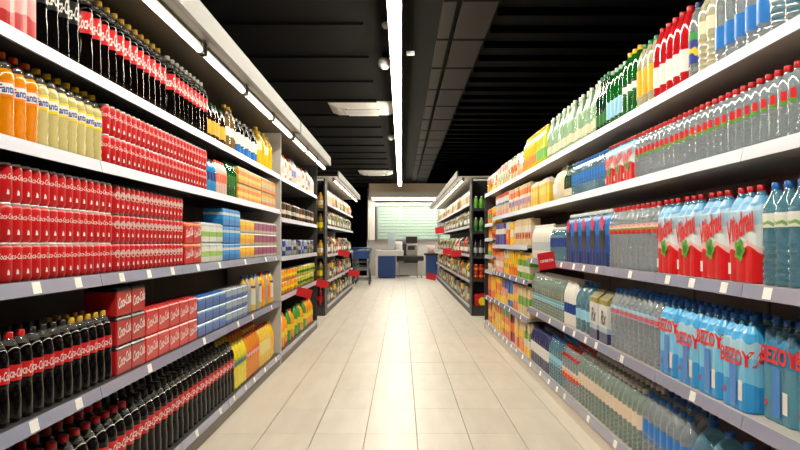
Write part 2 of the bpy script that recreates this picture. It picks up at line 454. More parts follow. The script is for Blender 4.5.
def gondola(label, side, lip, y0, nb, bay, levels, deck, rails, plinth, depth=.5, back_h=2.1, tickets=True, base_top=.12, root=None, base=True, backm=None):
    """wall-side shelving: levels are deck heights, rails their rail materials"""
    t = root or thing('gondola_shelving', label, 'shelving', (lip, y0, 0))
    s = side
    def X(a): return s*a
    for b in range(nb):
        ya = b*bay
        x0, x1 = sorted((X(depth), X(depth+.03)))
        obj('back_panel', bbox('back_panel', backm or M_back, x0, x1, .002, bay-.002, .02, back_h), t, (0, ya, 0))
        for z, rm in zip(levels, rails):
            isb = z <= base_top+.01
            x0, x1 = sorted((X(.008), X(depth-.001)))
            sh = obj('shelf', bbox('shelf', deck, x0, x1, .002, bay-.002, -.028, 0), t, (0, ya, z))
            # rail: leaning strip along the lip
            key = ('rail', side, bay, rm.name)
            if key not in MESH:
                a = [(X(.008), -.043), (X(-.006), -.045), (X(.004), .001), (X(.008), .001)]
                v = [(p, .003, q) for p, q in a]+[(p, bay-.003, q) for p, q in a]
                f = [(0,1,5,4),(1,2,6,5),(2,3,7,6),(3,0,4,7),(0,3,2,1),(4,5,6,7)]
                if s > 0: f = [tuple(reversed(q)) for q in f]
                MESH[key] = build('price_rail', v, f, rm)
            obj('price_rail', MESH[key], sh)
            if tickets and rm is M_railg:
                k = random.choice((1, 2, 2, 3))
                for q in range(k):
                    yy = bay*(q+.5)/k+random.uniform(-.1, .1)*bay/k
                    wd = .032
                    key = ('ticket', side, wd)
                    if key not in MESH:
                        a = [(X(-.0045), -.040), (X(-.0065), -.040), (X(.0015), -.003), (X(.0035), -.003)]
                        v = [(p, -wd, qz) for p, qz in a]+[(p, wd, qz) for p, qz in a]
                        f = [(0,1,5,4),(1,2,6,5),(2,3,7,6),(3,0,4,7),(0,3,2,1),(4,5,6,7)]
                        if s > 0: f = [tuple(reversed(q_)) for q_ in f]
                        MESH[key] = build('price_ticket', v, f, M_ticket)
                    obj('price_ticket', MESH[key], sh, (0, yy, 0))
        if base:
            x0, x1 = sorted((X(.004), X(depth-.001)))
            obj('plinth', bbox('plinth', plinth, x0, x1, .001, bay-.001, 0, base_top-.029 if base_top > .1 else base_top-.029), t, (0, ya, 0))
    for b in range(nb+1):
        x0, x1 = sorted((X(depth-.0), X(depth+.06)))
        obj('upright', bbox('upright', M_up, x0, x1, -.02, .02, 0, back_h+.02), t, (0, min(max(b*bay, .021), nb*bay-.021), 0))
    return t

W, G = M_railw, M_railg
ZL = [.12, .632, 1.075, 1.522, 1.857]
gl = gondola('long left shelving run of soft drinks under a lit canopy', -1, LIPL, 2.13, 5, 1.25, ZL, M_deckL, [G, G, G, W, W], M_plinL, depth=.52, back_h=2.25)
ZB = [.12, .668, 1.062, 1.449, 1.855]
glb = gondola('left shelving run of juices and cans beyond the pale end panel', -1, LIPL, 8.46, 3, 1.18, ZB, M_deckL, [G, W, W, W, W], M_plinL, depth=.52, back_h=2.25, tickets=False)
# the canopy with its tubes over the left runs
def canopy(root, s, y0, y1, lipx, over, tube_in, n, z0, z1, lampm, board, depth=.52, tl=None, label=None):
    """board, fascia and tube lamps; x measured in the root's frame"""
    L_ = y1-y0
    a, b = sorted((-s*over, s*depth))
    c = obj('canopy', bbox('canopy', board, a, b, y0, y1, z0, z0+.02), root)
    a, b = sorted((-s*over, -s*(over+.02)))
    obj('fascia', bbox('fascia', M_fascia, a, b, y0, y1, z0-.005, z1), root)
    step = L_/n
    for k in range(n):
        ya = y0+k*step
        xt = -s*tube_in
        lamp = obj('tube_lamp', tube('tube_lamp', lampm, [(xt, ya+.05, z0-.045), (xt, ya+step-.05, z0-.045)], .017, 8), c)
        obj('lamp_holder', boxes('lamp_holder', M_fascia, [(xt-.02, xt+.02, ya+.02, ya+.05, z0-.065, z0), (xt-.02, xt+.02, ya+step-.05, ya+step-.02, z0-.065, z0), (xt-.012, xt+.012, ya+.05, ya+step-.05, z0-.02, z0)]), c)
canopy(gl, -1, 0, 6.25, LIPL, .175, .105, 5, 2.275, 2.385, M_lamp_tube, M_canopy)
obj('end_panel', bbox('end_panel', M_pale, -.55, .004, 6.252, 6.29, 0, 2.27), gl)
canopy(glb, -1, 0, 3.54, LIPL, .175, .105, 3, 2.275, 2.385, M_lamp_tube, M_canopy)
obj('end_panel', bbox('end_panel', M_up, -.55, .0, 3.542, 3.57, 0, 2.27), glb)

ZR = [.13, .61, 1.06, 1.521, 1.865]
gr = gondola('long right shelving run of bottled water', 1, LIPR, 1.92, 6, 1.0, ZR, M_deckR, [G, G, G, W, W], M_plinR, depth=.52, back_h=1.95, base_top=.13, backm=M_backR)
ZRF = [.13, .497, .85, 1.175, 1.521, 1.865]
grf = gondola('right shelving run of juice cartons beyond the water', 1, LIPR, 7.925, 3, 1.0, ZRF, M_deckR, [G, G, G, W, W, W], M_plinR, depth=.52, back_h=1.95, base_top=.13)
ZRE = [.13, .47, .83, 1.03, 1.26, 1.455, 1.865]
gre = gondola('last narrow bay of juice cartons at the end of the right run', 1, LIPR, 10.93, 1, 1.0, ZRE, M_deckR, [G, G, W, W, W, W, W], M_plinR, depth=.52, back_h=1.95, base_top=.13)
obj('end_panel', bbox('end_panel', M_up, 0, .55, 1.002, 1.03, 0, 1.9), gre)

# far gondolas beyond the cross aisle
ZC = [.14, .56, 1.0, 1.49, 1.87]
LC = -1.25
gc = gondola('far left shelving run beyond the cross aisle', -1, LC, 14.5, 6, 1.25, ZC, M_deckL, [W]*5, M_plinD, depth=.45, back_h=2.25, tickets=False, base_top=.14)
canopy(gc, -1, 0, 7.5, LC, .17, .10, 6, 2.3, 2.41, M_lamp_far, M_pale, depth=.45)
LD = 1.145
gd = gondola('far right shelving run beyond the cross aisle', 1, LD, 14.5, 11, 1.25, ZC, M_deckL, [W]*5, M_plinD, depth=.45, back_h=2.25, tickets=False, base_top=.14)
canopy(gd, 1, 0, 13.75, LD, .19, .10, 11, 2.3, 2.41, M_lamp_far, M_pale, depth=.45)

def end_shelving(label, xa, xb, y0, y1, levels):
    t = thing('end_shelving', label, 'shelving', (xa, y0, 0)); wd = xb-xa
    obj('back_panel', bbox('back_panel', M_back, 0, wd, y1-y0-.03, y1-y0-.003, .02, 2.25), t)
    for sx in (0, wd-.025): obj('side_panel', bbox('side_panel', M_up, sx, sx+.025, .02, y1-y0-.031, 0, 2.25), t)
    obj('plinth', bbox('plinth', M_plinD, .026, wd-.026, .01, y1-y0-.031, 0, levels[0]-.03), t)
    obj('top_bar', bbox('top_bar', M_white, .026, wd-.026, -.01, .03, 2.21, 2.235), t)
    for z in levels:
        sh = obj('shelf', bbox('shelf', M_deckL, .026, wd-.026, .008, y1-y0-.031, -.028, 0), t, (0, 0, z))
        obj('price_rail', bbox('price_rail', M_up, .026, wd-.026, -.004, .007, -.042, .001), sh)
    return t
ZE = [.17, .60, .98, 1.387, 1.76]
end_shelving('dark end display at the near end of the far right run', LD, LD+.95, 14.02, 14.47, ZE)
end_shelving('dark end display at the near end of the far left run', LC-.95, LC, 14.02, 14.47, ZE)

# ================================================================== PRODUCTS
M_cola = mat('cola', (8,4,3), .08, spec=.22)
M_colaz = mat('cola_dark', (6,5,6), .08, spec=.22)
M_red = mat('print_red', (196,12,18), .34, coat=.15)
M_redcap = mat('cap_red', (200,24,30), .35)
M_gold = mat('cap_gold', (212,166,40), .35)
M_yelcap = mat('cap_yellow', (236,190,24), .35)
M_orcap = mat('cap_orange', (226,92,24), .35)
M_blackcap = mat('cap_black', (18,16,16), .4)
M_bluecap = mat('cap_blue', (28,104,190), .35)
M_navycap = mat('cap_navy', (20,32,92), .35)
M_greencap = mat('cap_green', (22,120,62), .35)
M_whitecap = mat('cap_white', (236,236,232), .35)
M_greycap = mat('cap_grey', (176,184,186), .35)
M_letter = mat('lettering_white', (245,240,236), .4)
M_letterk = mat('lettering_dark', (28,30,60), .4)
M_letterr = mat('lettering_red', (222,34,38), .4)
M_letterb = mat('lettering_blue', (24,60,150), .4)
M_alum = mat('can_aluminium', (196,196,198), .28, metal=.95)
M_zero = mat('print_black', (14,13,14), .3, coat=.4)
M_orange = mat('orange_soda', (250,150,10), .1, coat=.6, trans=.2)
M_lemon = mat('lemon_soda', (226,212,140), .12, coat=.6, trans=.25)
M_yjuice = mat('yellow_juice', (248,196,20), .15, coat=.5)
M_yellow = mat('print_yellow', (246,214,30), .35)
M_pet = mat('clear_pet_water', (226,242,250), .03, trans=.72, ior=1.36, coat=1)
M_petb = mat('blue_pet_water', (140,208,234), .03, trans=.72, ior=1.36, coat=1)
M_petg = mat('green_tint_pet', (206,232,222), .03, trans=.70, ior=1.36, coat=1)
M_pety = mat('pale_yellow_pet', (240,236,200), .03, trans=.5, ior=1.36, coat=1)
M_green = mat('green_pet', (30,140,50), .04, trans=.6, ior=1.35, coat=.5)
M_dgreen = mat('dark_green_glass', (24,90,56), .04, trans=.6, ior=1.4, coat=.5)
M_rose = mat('red_drink', (190,26,34), .1, coat=.7)
M_navy = mat('navy_bottle', (22,36,92), .1, coat=.6)
M_white2 = mat('print_white', (236,234,228), .45)
M_cream = mat('print_cream', (232,220,190), .45)
M_blue = mat('print_blue', (30,120,205), .35, coat=.3)
M_dblue = mat('print_deep_blue', (24,60,140), .35, coat=.3)
M_lblue = mat('print_light_blue', (150,206,232), .35)
M_pinkw = mat('print_pink', (240,206,198), .4)
M_leaf = mat('print_green', (90,168,42), .4)
M_leafd = mat('print_dark_green', (30,110,40), .4)
M_skyL = print_mat('landscape_label', [(0, (226,230,214)), (.22, (130,170,110)), (.42, (226,230,214)), (.7, (232,236,236))], .047, wave=.012, wscale=40, z0=.1876)

M_neck = mat('clear_neck', (220,220,216), .04, trans=.88, ior=1.3, coat=.5)
PROF = {
 'cola': [(.62,0),(.80,.006),(.97,.035),(1,.07),(1,.25),(.955,.33),(.93,.40),(.955,.44),(.965,.45),(.965,.70),(.97,.73),(.90,.785),(.72,.85),(.52,.895),(.36,.925),(.33,.945)],
 'water': [(.7,0),(.93,.012),(1,.04),(.88,.06),(1,.09),(1,.11),(.88,.135),(1,.16),(1,.18),(.88,.205),(1,.23),(1,.25),(.86,.285),(1,.32),(1,.34),(.88,.365),(1,.39),(1,.42),(.96,.455),(.97,.47),(.97,.63),(1,.65),(1,.69),(.93,.75),(.72,.82),(.48,.875),(.36,.91),(.33,.945)],
 'fanta': [(.7,0),(.95,.015),(1,.05),(.93,.10),(1,.16),(.92,.22),(1,.28),(.94,.34),(.99,.42),(.96,.46),(.96,.64),(1,.68),(.96,.74),(.80,.80),(.60,.86),(.40,.905),(.33,.945)],
 'tall': [(.75,0),(.96,.01),(1,.03),(1,.55),(.97,.60),(.80,.66),(.56,.75),(.40,.83),(.34,.90),(.32,.95)],
 'jug': [(.75,0),(.95,.015),(1,.05),(.97,.09),(1,.13),(.97,.17),(1,.21),(1,.48),(.97,.52),(1,.56),(.98,.62),(.88,.72),(.66,.82),(.38,.89),(.22,.92),(.20,.95)],
 'plain': [(.75,0),(.95,.012),(1,.04),(1,.62),(.98,.67),(.88,.75),(.66,.84),(.45,.90),(.36,.925),(.34,.945)],
}
def bottle(name, style, R, H, body, cap, labels, cat='bottle', seg=16, capR=None, lw=None, neck=None, patch=None):
    """labels: list of (z0, z1 as fractions, material, lettering tuple or None)"""
    pr = PROF[style]
    def rad(zf):
        for (r0, z0), (r1, z1) in zip(pr, pr[1:]):
            if z0 <= zf <= z1: return (r0+(r1-r0)*(zf-z0)/(z1-z0))*R
        return pr[-1][0]*R
    if neck:                                               # clear head space above the drink
        lo = [(r*R, z*H) for r, z in pr if z <= neck[0]]; hi = [lo[-1]]+[(r*R, z*H) for r, z in pr if z > neck[0]]
        parts = [('body', lathe('body', lo, body, seg), None, []), ('neck', lathe('neck', hi, neck[1], seg), None, [])]
    else: parts = [('body', lathe('body', [(r*R, z*H) for r, z in pr], body, seg), None, [])]
    cr = capR or max(.0135, pr[-1][0]*R*1.08)
    zc = pr[-1][1]*H
    parts.append(('cap', lathe('cap', [(cr*.9, zc-.008), (cr, zc-.004), (cr, H-.003), (cr*.85, H)], cap, 12), None, []))
    for z0, z1, m, txt in labels:
        r0 = max(rad(z0), rad((z0+z1)/2), rad(z1))+.0008 if style != 'tall' else None
        a, b = (r0, r0) if r0 else (rad(z0)+.0008, rad(z1)+.0008)
        subs = []
        if txt:
            s, tm, wd, bold, shear = txt[:5]
            rr = max(a, b)+.0007
            subs.append(('lettering', wrap_text('lettering', s, tm, rr, (z0+z1)/2*H+(txt[5]*H if len(txt) > 5 else 0), wd, bold=bold, shear=shear, height=txt[6] if len(txt) > 6 else None), None))
        if txt and len(txt) > 7:
            v = []; hw = txt[2]*.56/max(a, b); zc_ = (z0+z1)/2*H; hh = txt[6]*.72
            for k in range(7):
                an = math.radians(TXT_ANG)-hw+2*hw*k/6; q = hh*(1 if 0 < k < 6 else .6)
                v += [((max(a, b)+.0004)*math.cos(an), (max(a, b)+.0004)*math.sin(an), zc_-q), ((max(a, b)+.0004)*math.cos(an), (max(a, b)+.0004)*math.sin(an), zc_+q)]
            subs.append(('emblem', build('emblem', v, [(2*k, 2*k+2, 2*k+3, 2*k+1) for k in range(6)], txt[7]), None))
        parts.append(('label', band('label', m, a, z0*H, z1*H, seg, b), None, subs))
    if patch:                                              # printed patches on the clear body: (z0, z1, half-angle, material)
        for z0, z1, ha, m in patch:
            rr = max(rad(z0), rad(z1), rad((z0+z1)/2))+.0008; v = []; f = []
            for k in range(7):
                a = math.radians(TXT_ANG-ha+2*ha*k/6); v += [(rr*math.cos(a), rr*math.sin(a), z0*H), (rr*math.cos(a), rr*math.sin(a), z1*H)]
            f = [(2*k, 2*k+2, 2*k+3, 2*k+1) for k in range(6)]
            parts.append(('label', build('label', v, f, m), None, []))
    return Proto(name, cat, 2*R+.001, 2*R+.001, H, parts)

def can(name, R, H, body, stripe=None, text='Coca-Cola', tm=None, rim=None, emblem=None):
    sub = []
    if text: sub.append(('lettering', wrap_text('lettering', text, tm or M_letter, R+.0006, H*.66, R*1.75, bold=.004, shear=.35, height=.018), None))
    if text:
        v = []; f = []
        for a0 in (-26,):                              # the small white mark low on the visible side
            o_ = len(v)
            for k, (da, z) in enumerate([(-9, .2), (9, .2), (6, .30), (-4, .34)]):
                a = math.radians(a0+da); v.append(((R+.0006)*math.cos(a), (R+.0006)*math.sin(a), z*H))
            f.append((o_, o_+1, o_+2, o_+3))
        sub.append(('emblem', build('emblem', v, f, M_letter), None))
    if emblem:
        v = []; f = []
        for a0 in (-26,):
            o_ = len(v)
            for k in range(12):
                a = 2*PI*k/12; an = math.radians(a0)+.016*math.cos(a)/R
                v.append(((R+.001)*math.cos(an), (R+.001)*math.sin(an), H*.62+.018*math.sin(a)))
            f.append(tuple(range(o_, o_+12)))
        sub.append(('emblem', build('emblem', v, f, emblem), None))
    parts = [('body', lathe('body', [(R*.78, 0), (R*.86, .004), (R, .014), (R, H*.86), (R*.9, H*.945)], body, 14), None, sub),
             ('lid', lathe('lid', [(R*.9, H*.945), (R*.83, H*.985), (R*.83, H), (R*.77, H), (R*.75, H-.005)], rim or M_alum, 14), None, [])]
    if stripe: parts.append(('label', band('label', stripe, R+.0004, H*.30, H*.55, 14), None, []))
    return Proto(name, 'can', 2*R+.0005, 2*R+.0005, H, parts)

def carton(name, wx, wy, h, body, panels=(), cap=None, cat='carton', texts=(), gable=False, fruit=None):
    """box pack; panels: (z0,z1 fractions, material) sheets on the aisle side; fruit: round blotch material"""
    if gable:
        a, b = wx/2, wy/2; hs = h*.84
        v = [(-a,-b,0),(a,-b,0),(a,b,0),(-a,b,0),(-a,-b,hs),(a,-b,hs),(a,b,hs),(-a,b,hs),(-.006,-b+.002,h*.95),(.006,-b+.002,h*.95),(.006,b-.002,h*.95),(-.006,b-.002,h*.95),(-.004,-b+.002,h),(.004,-b+.002,h),(.004,b-.002,h),(-.004,b-.002,h)]
        f = [(0,3,2,1)]
        for k in range(3):
            for q in range(4): f.append((k*4+q, k*4+(q+1) % 4, k*4+4+(q+1) % 4, k*4+4+q))
        f.append((12,13,14,15)); me = build('body', v, f, body)
    else:
        hs = h; me = rbox('body', body, -wx/2, wx/2, -wy/2, wy/2, 0, h, .003)
    subs = []
    for z0, z1, m in panels:
        e_ = .0008; subs.append(('print_panel', bbox('print_panel', m, -wx/2-e_, wx/2+e_, -wy/2-e_, wy/2+e_, z0*h, z1*h), None))
    if fruit:
        v = []; f = []
        for (cx, cy, nx) in ((wx/2+.0012, 0, 1),):
            o_ = len(v); r = min(wy, wx)*.34
            for k in range(12):
                a = 2*PI*k/12
                v.append((cx, cy+r*math.cos(a), h*.36+r*math.sin(a)) if nx else (cx+r*math.cos(a), cy, h*.36+r*math.sin(a)))
            f.append(tuple(range(o_, o_+12)))
        subs.append(('emblem', build('emblem', v, f, fruit), None))
    for s, m, zc, wd, hh in texts:
        subs.append(('lettering', flat_text('lettering', s, m, wx/2+.0016, 0, zc*h, wd, height=hh, shear=.25), None))
    parts = [('body', me, None, subs)]
    top = h
    if cap:
        zc = h if not gable else h*.90
        parts.append(('cap', lathe('cap', [(.013, 0), (.014, .003), (.014, .012), (.012, .014)], cap, 10), (wx*.18 if gable else wx*.2, 0, h-.001 if not gable else h*.855), []))
        if not gable: top = h+.014
    return Proto(name, cat, wx, wy, top, parts)

def mixrun(items, side, y0, y1, z, where, gap=.1, per=1, turn=4, lip=None, inset=.022, order=None):
    """facings of several kinds taking turns along a shelf"""
    lip = lip if lip is not None else (LIPL if side < 0 else LIPR)
    y = y0; cnt = {}; slots = []; k = 0
    while True:
        p, d_ = items[(order[(k//per) % len(order)] if order else (k//per) % len(items))]
        if y+p.wy > y1: break
        cnt[d_] = cnt.get(d_, 0)+1; slots.append((p, d_, cnt[d_], y+p.wy/2)); y += p.wy+gap*random.uniform(.7, 1.3); k += 1
    for p, d_, i, yc in slots:
        lab = (ordinal(i)+' '+d_+' from near end' if cnt[d_] > 1 else d_)+', '+where
        place(p, (lip+side*(inset+p.wx/2+random.uniform(0, .015)), yc, z+.0005), (0 if side < 0 else PI)+math.radians(random.uniform(-turn, turn)), lab, d_+'s on the '+where)
# ---- cans
P_can = can('soda_can', .033, .1235, M_red)
P_can2 = can('soda_can', .033, .1235, M_red, rim=mat('dark_can_rim', (70,66,64), .3, metal=.8), emblem=mat('print_silver', (200,176,170), .35))
# ---- cola bottles
P_colaA = bottle('cola_bottle', 'cola', .045, .335, M_cola, M_gold, [(.45, .70, M_red, ('Coca-Cola', M_letter, .085, .012, .35, 0, .05))], neck=(.82, M_neck))
P_colaA2 = bottle('cola_bottle', 'cola', .045, .335, M_cola, M_whitecap, [(.45, .70, M_red, ('Coca-Cola', M_letter, .085, .012, .35, 0, .05))], neck=(.82, M_neck))
P_zeroA = bottle('cola_bottle', 'cola', .045, .335, M_colaz, M_blackcap, [(.45, .70, M_zero, ('Coca-Cola', M_letter, .085, .012, .35, 0, .05))], neck=(.82, M_neck))
P_colaBr = bottle('cola_bottle', 'cola', .040, .285, M_cola, M_redcap, [(.47, .645, M_red, ('Coca-Cola', M_letter, .075, .012, .35, 0, .028))], neck=(.85, M_neck))
P_colaBk = bottle('cola_bottle', 'cola', .040, .285, M_cola, M_blackcap, [(.47, .645, M_red, ('Coca-Cola', M_letter, .075, .012, .35, 0, .028))], neck=(.85, M_neck))
P_colaBg = bottle('cola_bottle', 'cola', .040, .285, M_cola, M_gold, [(.47, .645, M_red, ('Coca-Cola', M_letter, .075, .012, .35, 0, .028))], neck=(.85, M_neck))
P_colaC = bottle('cola_bottle', 'cola', .053, .365, M_cola, M_redcap, [(.485, .665, M_red, ('Coca-Cola', M_letter, .098, .012, .35, 0, .036))], neck=(.85, M_neck))
P_colaCk = bottle('cola_bottle', 'cola', .053, .365, M_cola, M_blackcap, [(.485, .665, M_red, ('Coca-Cola', M_letter, .098, .012, .35, 0, .036))], neck=(.85, M_neck))
# ---- orange and lemon
M_fl = print_mat('orange_label', [(0, (240,120,20)), (.55, (244,140,20)), (.8, (60,130,50))], .05, wave=.008, wscale=50)
P_orange = bottle('orange_soda_bottle', 'fanta', .041, .268, M_orange, M_orcap, [(.47, .66, mat('label_orange', (244,132,20), .35), ('Fanta', M_letterb, .056, .03, .1, 0, .024, M_letter))], neck=(.80, M_neck))
P_lemon = bottle('lemon_soda_bottle', 'fanta', .041, .268, M_lemon, M_yelcap, [(.47, .66, M_yellow, ('Fanta', M_letterb, .056, .03, .1, 0, .024, M_letter))], neck=(.80, M_neck))
P_lemonL = bottle('lemon_soda_bottle', 'fanta', .05, .345, mat('lemon_soda_bright', (238,216,40), .12, coat=.6), M_yelcap, [(.47, .635, mat('label_lime', (150,190,40), .35), ('Fanta', M_letterb, .07, .03, .1, 0, .034))])
P_orangeL = bottle('orange_soda_bottle', 'fanta', .05, .345, M_orange, M_orcap, [(.47, .635, mat('label_orange2', (232,84,24), .35), ('Fanta', M_letter, .07, .03, .1, 0, .034))])
P_jugY = bottle('yellow_juice_jug', 'plain', .058, .33, M_yjuice, M_yelcap, [(.30, .55, mat('label_amber', (250,170,20), .35), None)], seg=16)
P_jugW = bottle('yellow_juice_jug', 'plain', .058, .34, M_yjuice, M_yelcap, [(.40, .62, mat('label_pale', (240,230,190), .35), None)], seg=16)

# ================================================================== LEFT RUN
TOPL, SECL, MIDL, FOUL, BOTL = 'left top shelf', 'left second shelf', 'left middle shelf', 'left fourth shelf', 'left bottom shelf'
# top shelf
z = ZL[4]
# shrink-wrapped pack of red bottles at the near end
def film_pack(name, nx, ny, R, H, film, neck, cap, subs, cat='pack', zs=.74, zt=.90, taper=.6, inner=None):
    """shrink-wrapped block of bottles: film round the bodies, shoulders and caps rising out of it"""
    a, b = nx*R, ny*R
    ring = []                                              # outline: round corners, film dipping between the bottles
    def side_pts(cx, cy, dx, dy, nrm, cnt):
        out = []
        for k in range(1, cnt*6):
            u = k/6; dip = 1-abs(math.cos(PI*(u % 1))) if True else 0
            out.append((cx+dx*2*R*u, cy+dy*2*R*u, nrm, dip))
        return out
    corners = [(a-R, b-R, 0), (-a+R, b-R, 90), (-a+R, -b+R, 180), (a-R, -b+R, 270)]
    dirs = [(-1, 0, 90, nx-1), (0, -1, 180, ny-1), (1, 0, 270, nx-1), (0, 1, 0, ny-1)]
    for (cx, cy, s0), (dx, dy, nr, cnt) in zip(corners, dirs):
        for k in range(5): ring.append((cx, cy, math.radians(s0+22.5*k), 0))
        ring += [(p, q, math.radians(nr), dip) for p, q, _, dip in side_pts(cx, cy, dx, dy, nr, cnt)]
    n = len(ring); v = []; f = []
    lev = [(0, -.006, .05), (.006, 0, .12), (zs*H, 0, .12), (zs*H+(zt-zs)*H*.5, -taper*R*.35, .25), (zt*H, -taper*R, .45)]
    for zz, off, dp in lev:
        for cx, cy, an, dip in ring:
            rr = R+off-dip*dp*R; v.append((cx+rr*math.cos(an), cy+rr*math.sin(an), zz-(dip*.04*H if off < -.01 else 0)))
    m_ = len(lev)
    for i in range(m_-1):
        for k in range(n): f.append((i*n+k, i*n+(k+1) % n, (i+1)*n+(k+1) % n, (i+1)*n+k))
    f.append(tuple(reversed(range(n)))); f.append(tuple(range((m_-1)*n, m_*n)))
    parts = [('wrap', build('wrap', v, f, film), None, subs)]
    if inner:
        pr = PROF['water']; ib = lathe('bottle', [(r*R*.95, .002+zf*(zt*H-.004)/.75) for r, zf in pr if zf <= .75], inner, 14)
        for i in range(nx):
            for j in range(ny): parts.append(('bottle', ib, (-a+R+2*R*i, -b+R+2*R*j, 0), []))
    nk = lathe('bottle_neck', [(R*.5, zt*H-.012), (R*.40, H*.915), (.0125, H*.93), (.0125, H*.95)], neck, 10)
    cp = lathe('cap', [(.0135, H*.94), (.0145, H*.945), (.0145, H-.002), (.012, H)], cap, 10)
    for i in range(nx):
        for j in range(ny):
            parts.append(('bottle_neck', nk, (-a+R+2*R*i, -b+R+2*R*j, 0), [('cap', cp, None)]))
    return Proto(name, cat, 2*a, 2*b, H, parts)
M_filmred = print_mat('film_red_white', [(0, (190,40,44)), (.18, (232,150,150)), (.5, (240,214,210)), (.75, (214,60,60))], .33, wave=.03, wscale=14, alpha=.85)
P_wrapred = film_pack('wrapped_cola_pack', 2, 3, .045, .335, M_filmred, M_cola, M_redcap, [('lettering', flat_text('lettering', 'Coca-Cola', M_letter, .0915, 0, .2, .22, bold=.012, shear=.35, height=.06), None)])
run(P_wrapred, -1, yl(33)-.285, yl(33), z, 'wrapped pack of red cola bottles', TOPL, turn=0)
run(P_zeroA, -1, yl(32), yl(80), z, 'black-label cola bottle', TOPL)
run(P_colaA, -1, yl(80), yl(166), z, 'gold-capped cola bottle', TOPL)
run(P_colaA2, -1, yl(167), yl(206), z, 'white-capped cola bottle', TOPL)
P_tea = bottle('iced_tea_bottle', 'plain', .034, .245, mat('tea', (38,20,12), .08, coat=.7), M_greencap, [(.16, .52, mat('label_gold', (226,176,60), .35), None)])
run(P_tea, -1, yl(206.5), yl(224), z, 'dark tea bottle with gold label', TOPL, gap=.02)
P_clr = bottle('soda_bottle', 'plain', .044, .315, mat('amber_pet', (120,92,50), .08, coat=.7), M_yelcap, [(.3, .5, M_white2, None)])
run(P_clr, -1, yl(224.5), yl(236), z, 'yellow-capped amber soda bottle', TOPL, gap=.03)
P_bw = bottle('soda_bottle', 'plain', .04, .28, M_colaz, M_whitecap, [(.30, .62, M_white2, None), (.05, .28, M_blue, None)])
run(P_bw, -1, yl(236.5), yl(255.5), z, 'dark soda bottle with white and blue labels', TOPL, gap=.07)
mixrun([(P_jugW, 'yellow juice jug with pale label'), (P_jugY, 'yellow juice jug with amber label')], -1, yl(256)+.06, 8.34, z, TOPL, gap=.1)
# second shelf
z = ZL[3]
e = run(P_orange, -1, yl(-3), yl(34.5), z, 'orange soda bottle', SECL)
e = run(P_lemon, -1, e, yl(97), z, 'lemon soda bottle', SECL)
run(P_can, -1, e+.02, yl(203.5), z, 'red cola can', SECL, tiers=2)
P_sport = bottle('sports_drink_bottle', 'plain', .038, .21, mat('blue_drink', (40,150,214), .1, coat=.6), M_navycap, [(.35, .6, M_dblue, None)])
run(P_sport, -1, yl(204), yl(213), z, 'blue sports drink bottle', SECL)
P_peach = bottle('sports_drink_bottle', 'plain', .038, .225, mat('peach_drink', (232,196,180), .1, coat=.6), M_orcap, [(.35, .6, mat('label_peach', (230,120,90), .35), None)])
run(P_peach, -1, yl(213.5), yl(224), z, 'orange-capped peach drink bottle', SECL)
P_grn = bottle('green_soda_bottle', 'plain', .038, .25, M_green, M_greencap, [(.35, .6, M_leafd, None)])
run(P_grn, -1, yl(224.5), yl(234), z, 'green soda bottle', SECL)
def can_pack(name, wx, wy, h, cols, top, text=None, tm=None, rough=.3, cat='pack', band_=True):
    """carton or film-wrapped block of cans with can-top edges on it; print runs in bands"""
    body = print_mat('packprint_'+name+str(cols[0][1]), cols, h, wave=.004, wscale=30)
    subs = []
    if text: subs.append(('lettering', flat_text('lettering', text, tm or M_letter, wx/2+.001, 0, h*.52, wy*.86, shear=.35, height=h*.36, tilt=.12), None))
    parts = [('body', rbox('body', body, -wx/2, wx/2, -wy/2, wy/2, 0, h-.006, .006), None, subs)]
    nx, ny = max(1, round(wx/.066)), max(1, round(wy/.066))
    lid = lathe('can_top', [(.029, h-.0065), (.028, h-.001), (.026, h), (.025, h-.004)], top, 10)
    for i in range(nx):
        for j in range(ny): parts.append(('can_top', lid, (wx*((i+.5)/nx-.5), wy*((j+.5)/ny-.5), 0), []))
    return Proto(name, cat, wx, wy, h, parts)
YO = can_pack('juice_can_pack', .14, .2, .122, [(0, (226,150,30)), (.25, (232,200,60)), (.5, (236,120,30)), (.75, (240,196,60)), (.9, (190,190,180))], M_alum)
YG = can_pack('juice_can_pack', .14, .2, .122, [(0, (226,130,40)), (.3, (190,186,170)), (.5, (240,190,40)), (.72, (240,120,40)), (.88, (150,170,90))], M_alum)
e = run(YO, -1, yl(234.5), yl(261), z, 'yellow and orange juice can pack', SECL, tiers=2, turn=0)
run(YG, -1, e+.02, 8.35, z, 'grey and orange juice can pack', SECL, tiers=2, turn=0)
# middle shelf
z = ZL[2]
e = run(P_can, -1, yl(-4), yl(109), z, 'red cola can', MIDL, tiers=3)
e = run(P_can2, -1, e+.03, yl(181), z, 'red emblem cola can', MIDL, tiers=3)
RP = can_pack('cola_can_pack', .14, .19, .12, [(0, (196,22,28)), (.82, (232,120,60)), (.92, (240,190,140))], M_redcap, 'Coca-Cola')
e = run(RP, -1, e+.02, yl(201), z, 'red can pack with orange rim', MIDL, tiers=2, turn=0)
GP = can_pack('soft_drink_can_pack', .14, .2, .124, [(0, (214,220,214)), (.3, (150,196,90)), (.55, (226,230,222)), (.8, (190,200,200))], M_alum)
e = run(GP, -1, e+.01, yl(219), z, 'white and green can pack', MIDL, tiers=2, turn=0)
BP = can_pack('soft_drink_can_pack', .14, .2, .12, [(0, (24,120,196)), (.35, (30,150,222)), (.6, (220,226,224)), (.75, (30,140,214))], M_bluecap)
e = run(BP, -1, e+.01, yl(236.5), z, 'bright blue can pack', MIDL, tiers=3, turn=0)
OP = can_pack('juice_can_pack', .14, .2, .10, [(0, (196,190,170)), (.2, (240,170,30)), (.55, (246,200,40)), (.85, (230,220,180))], M_alum)
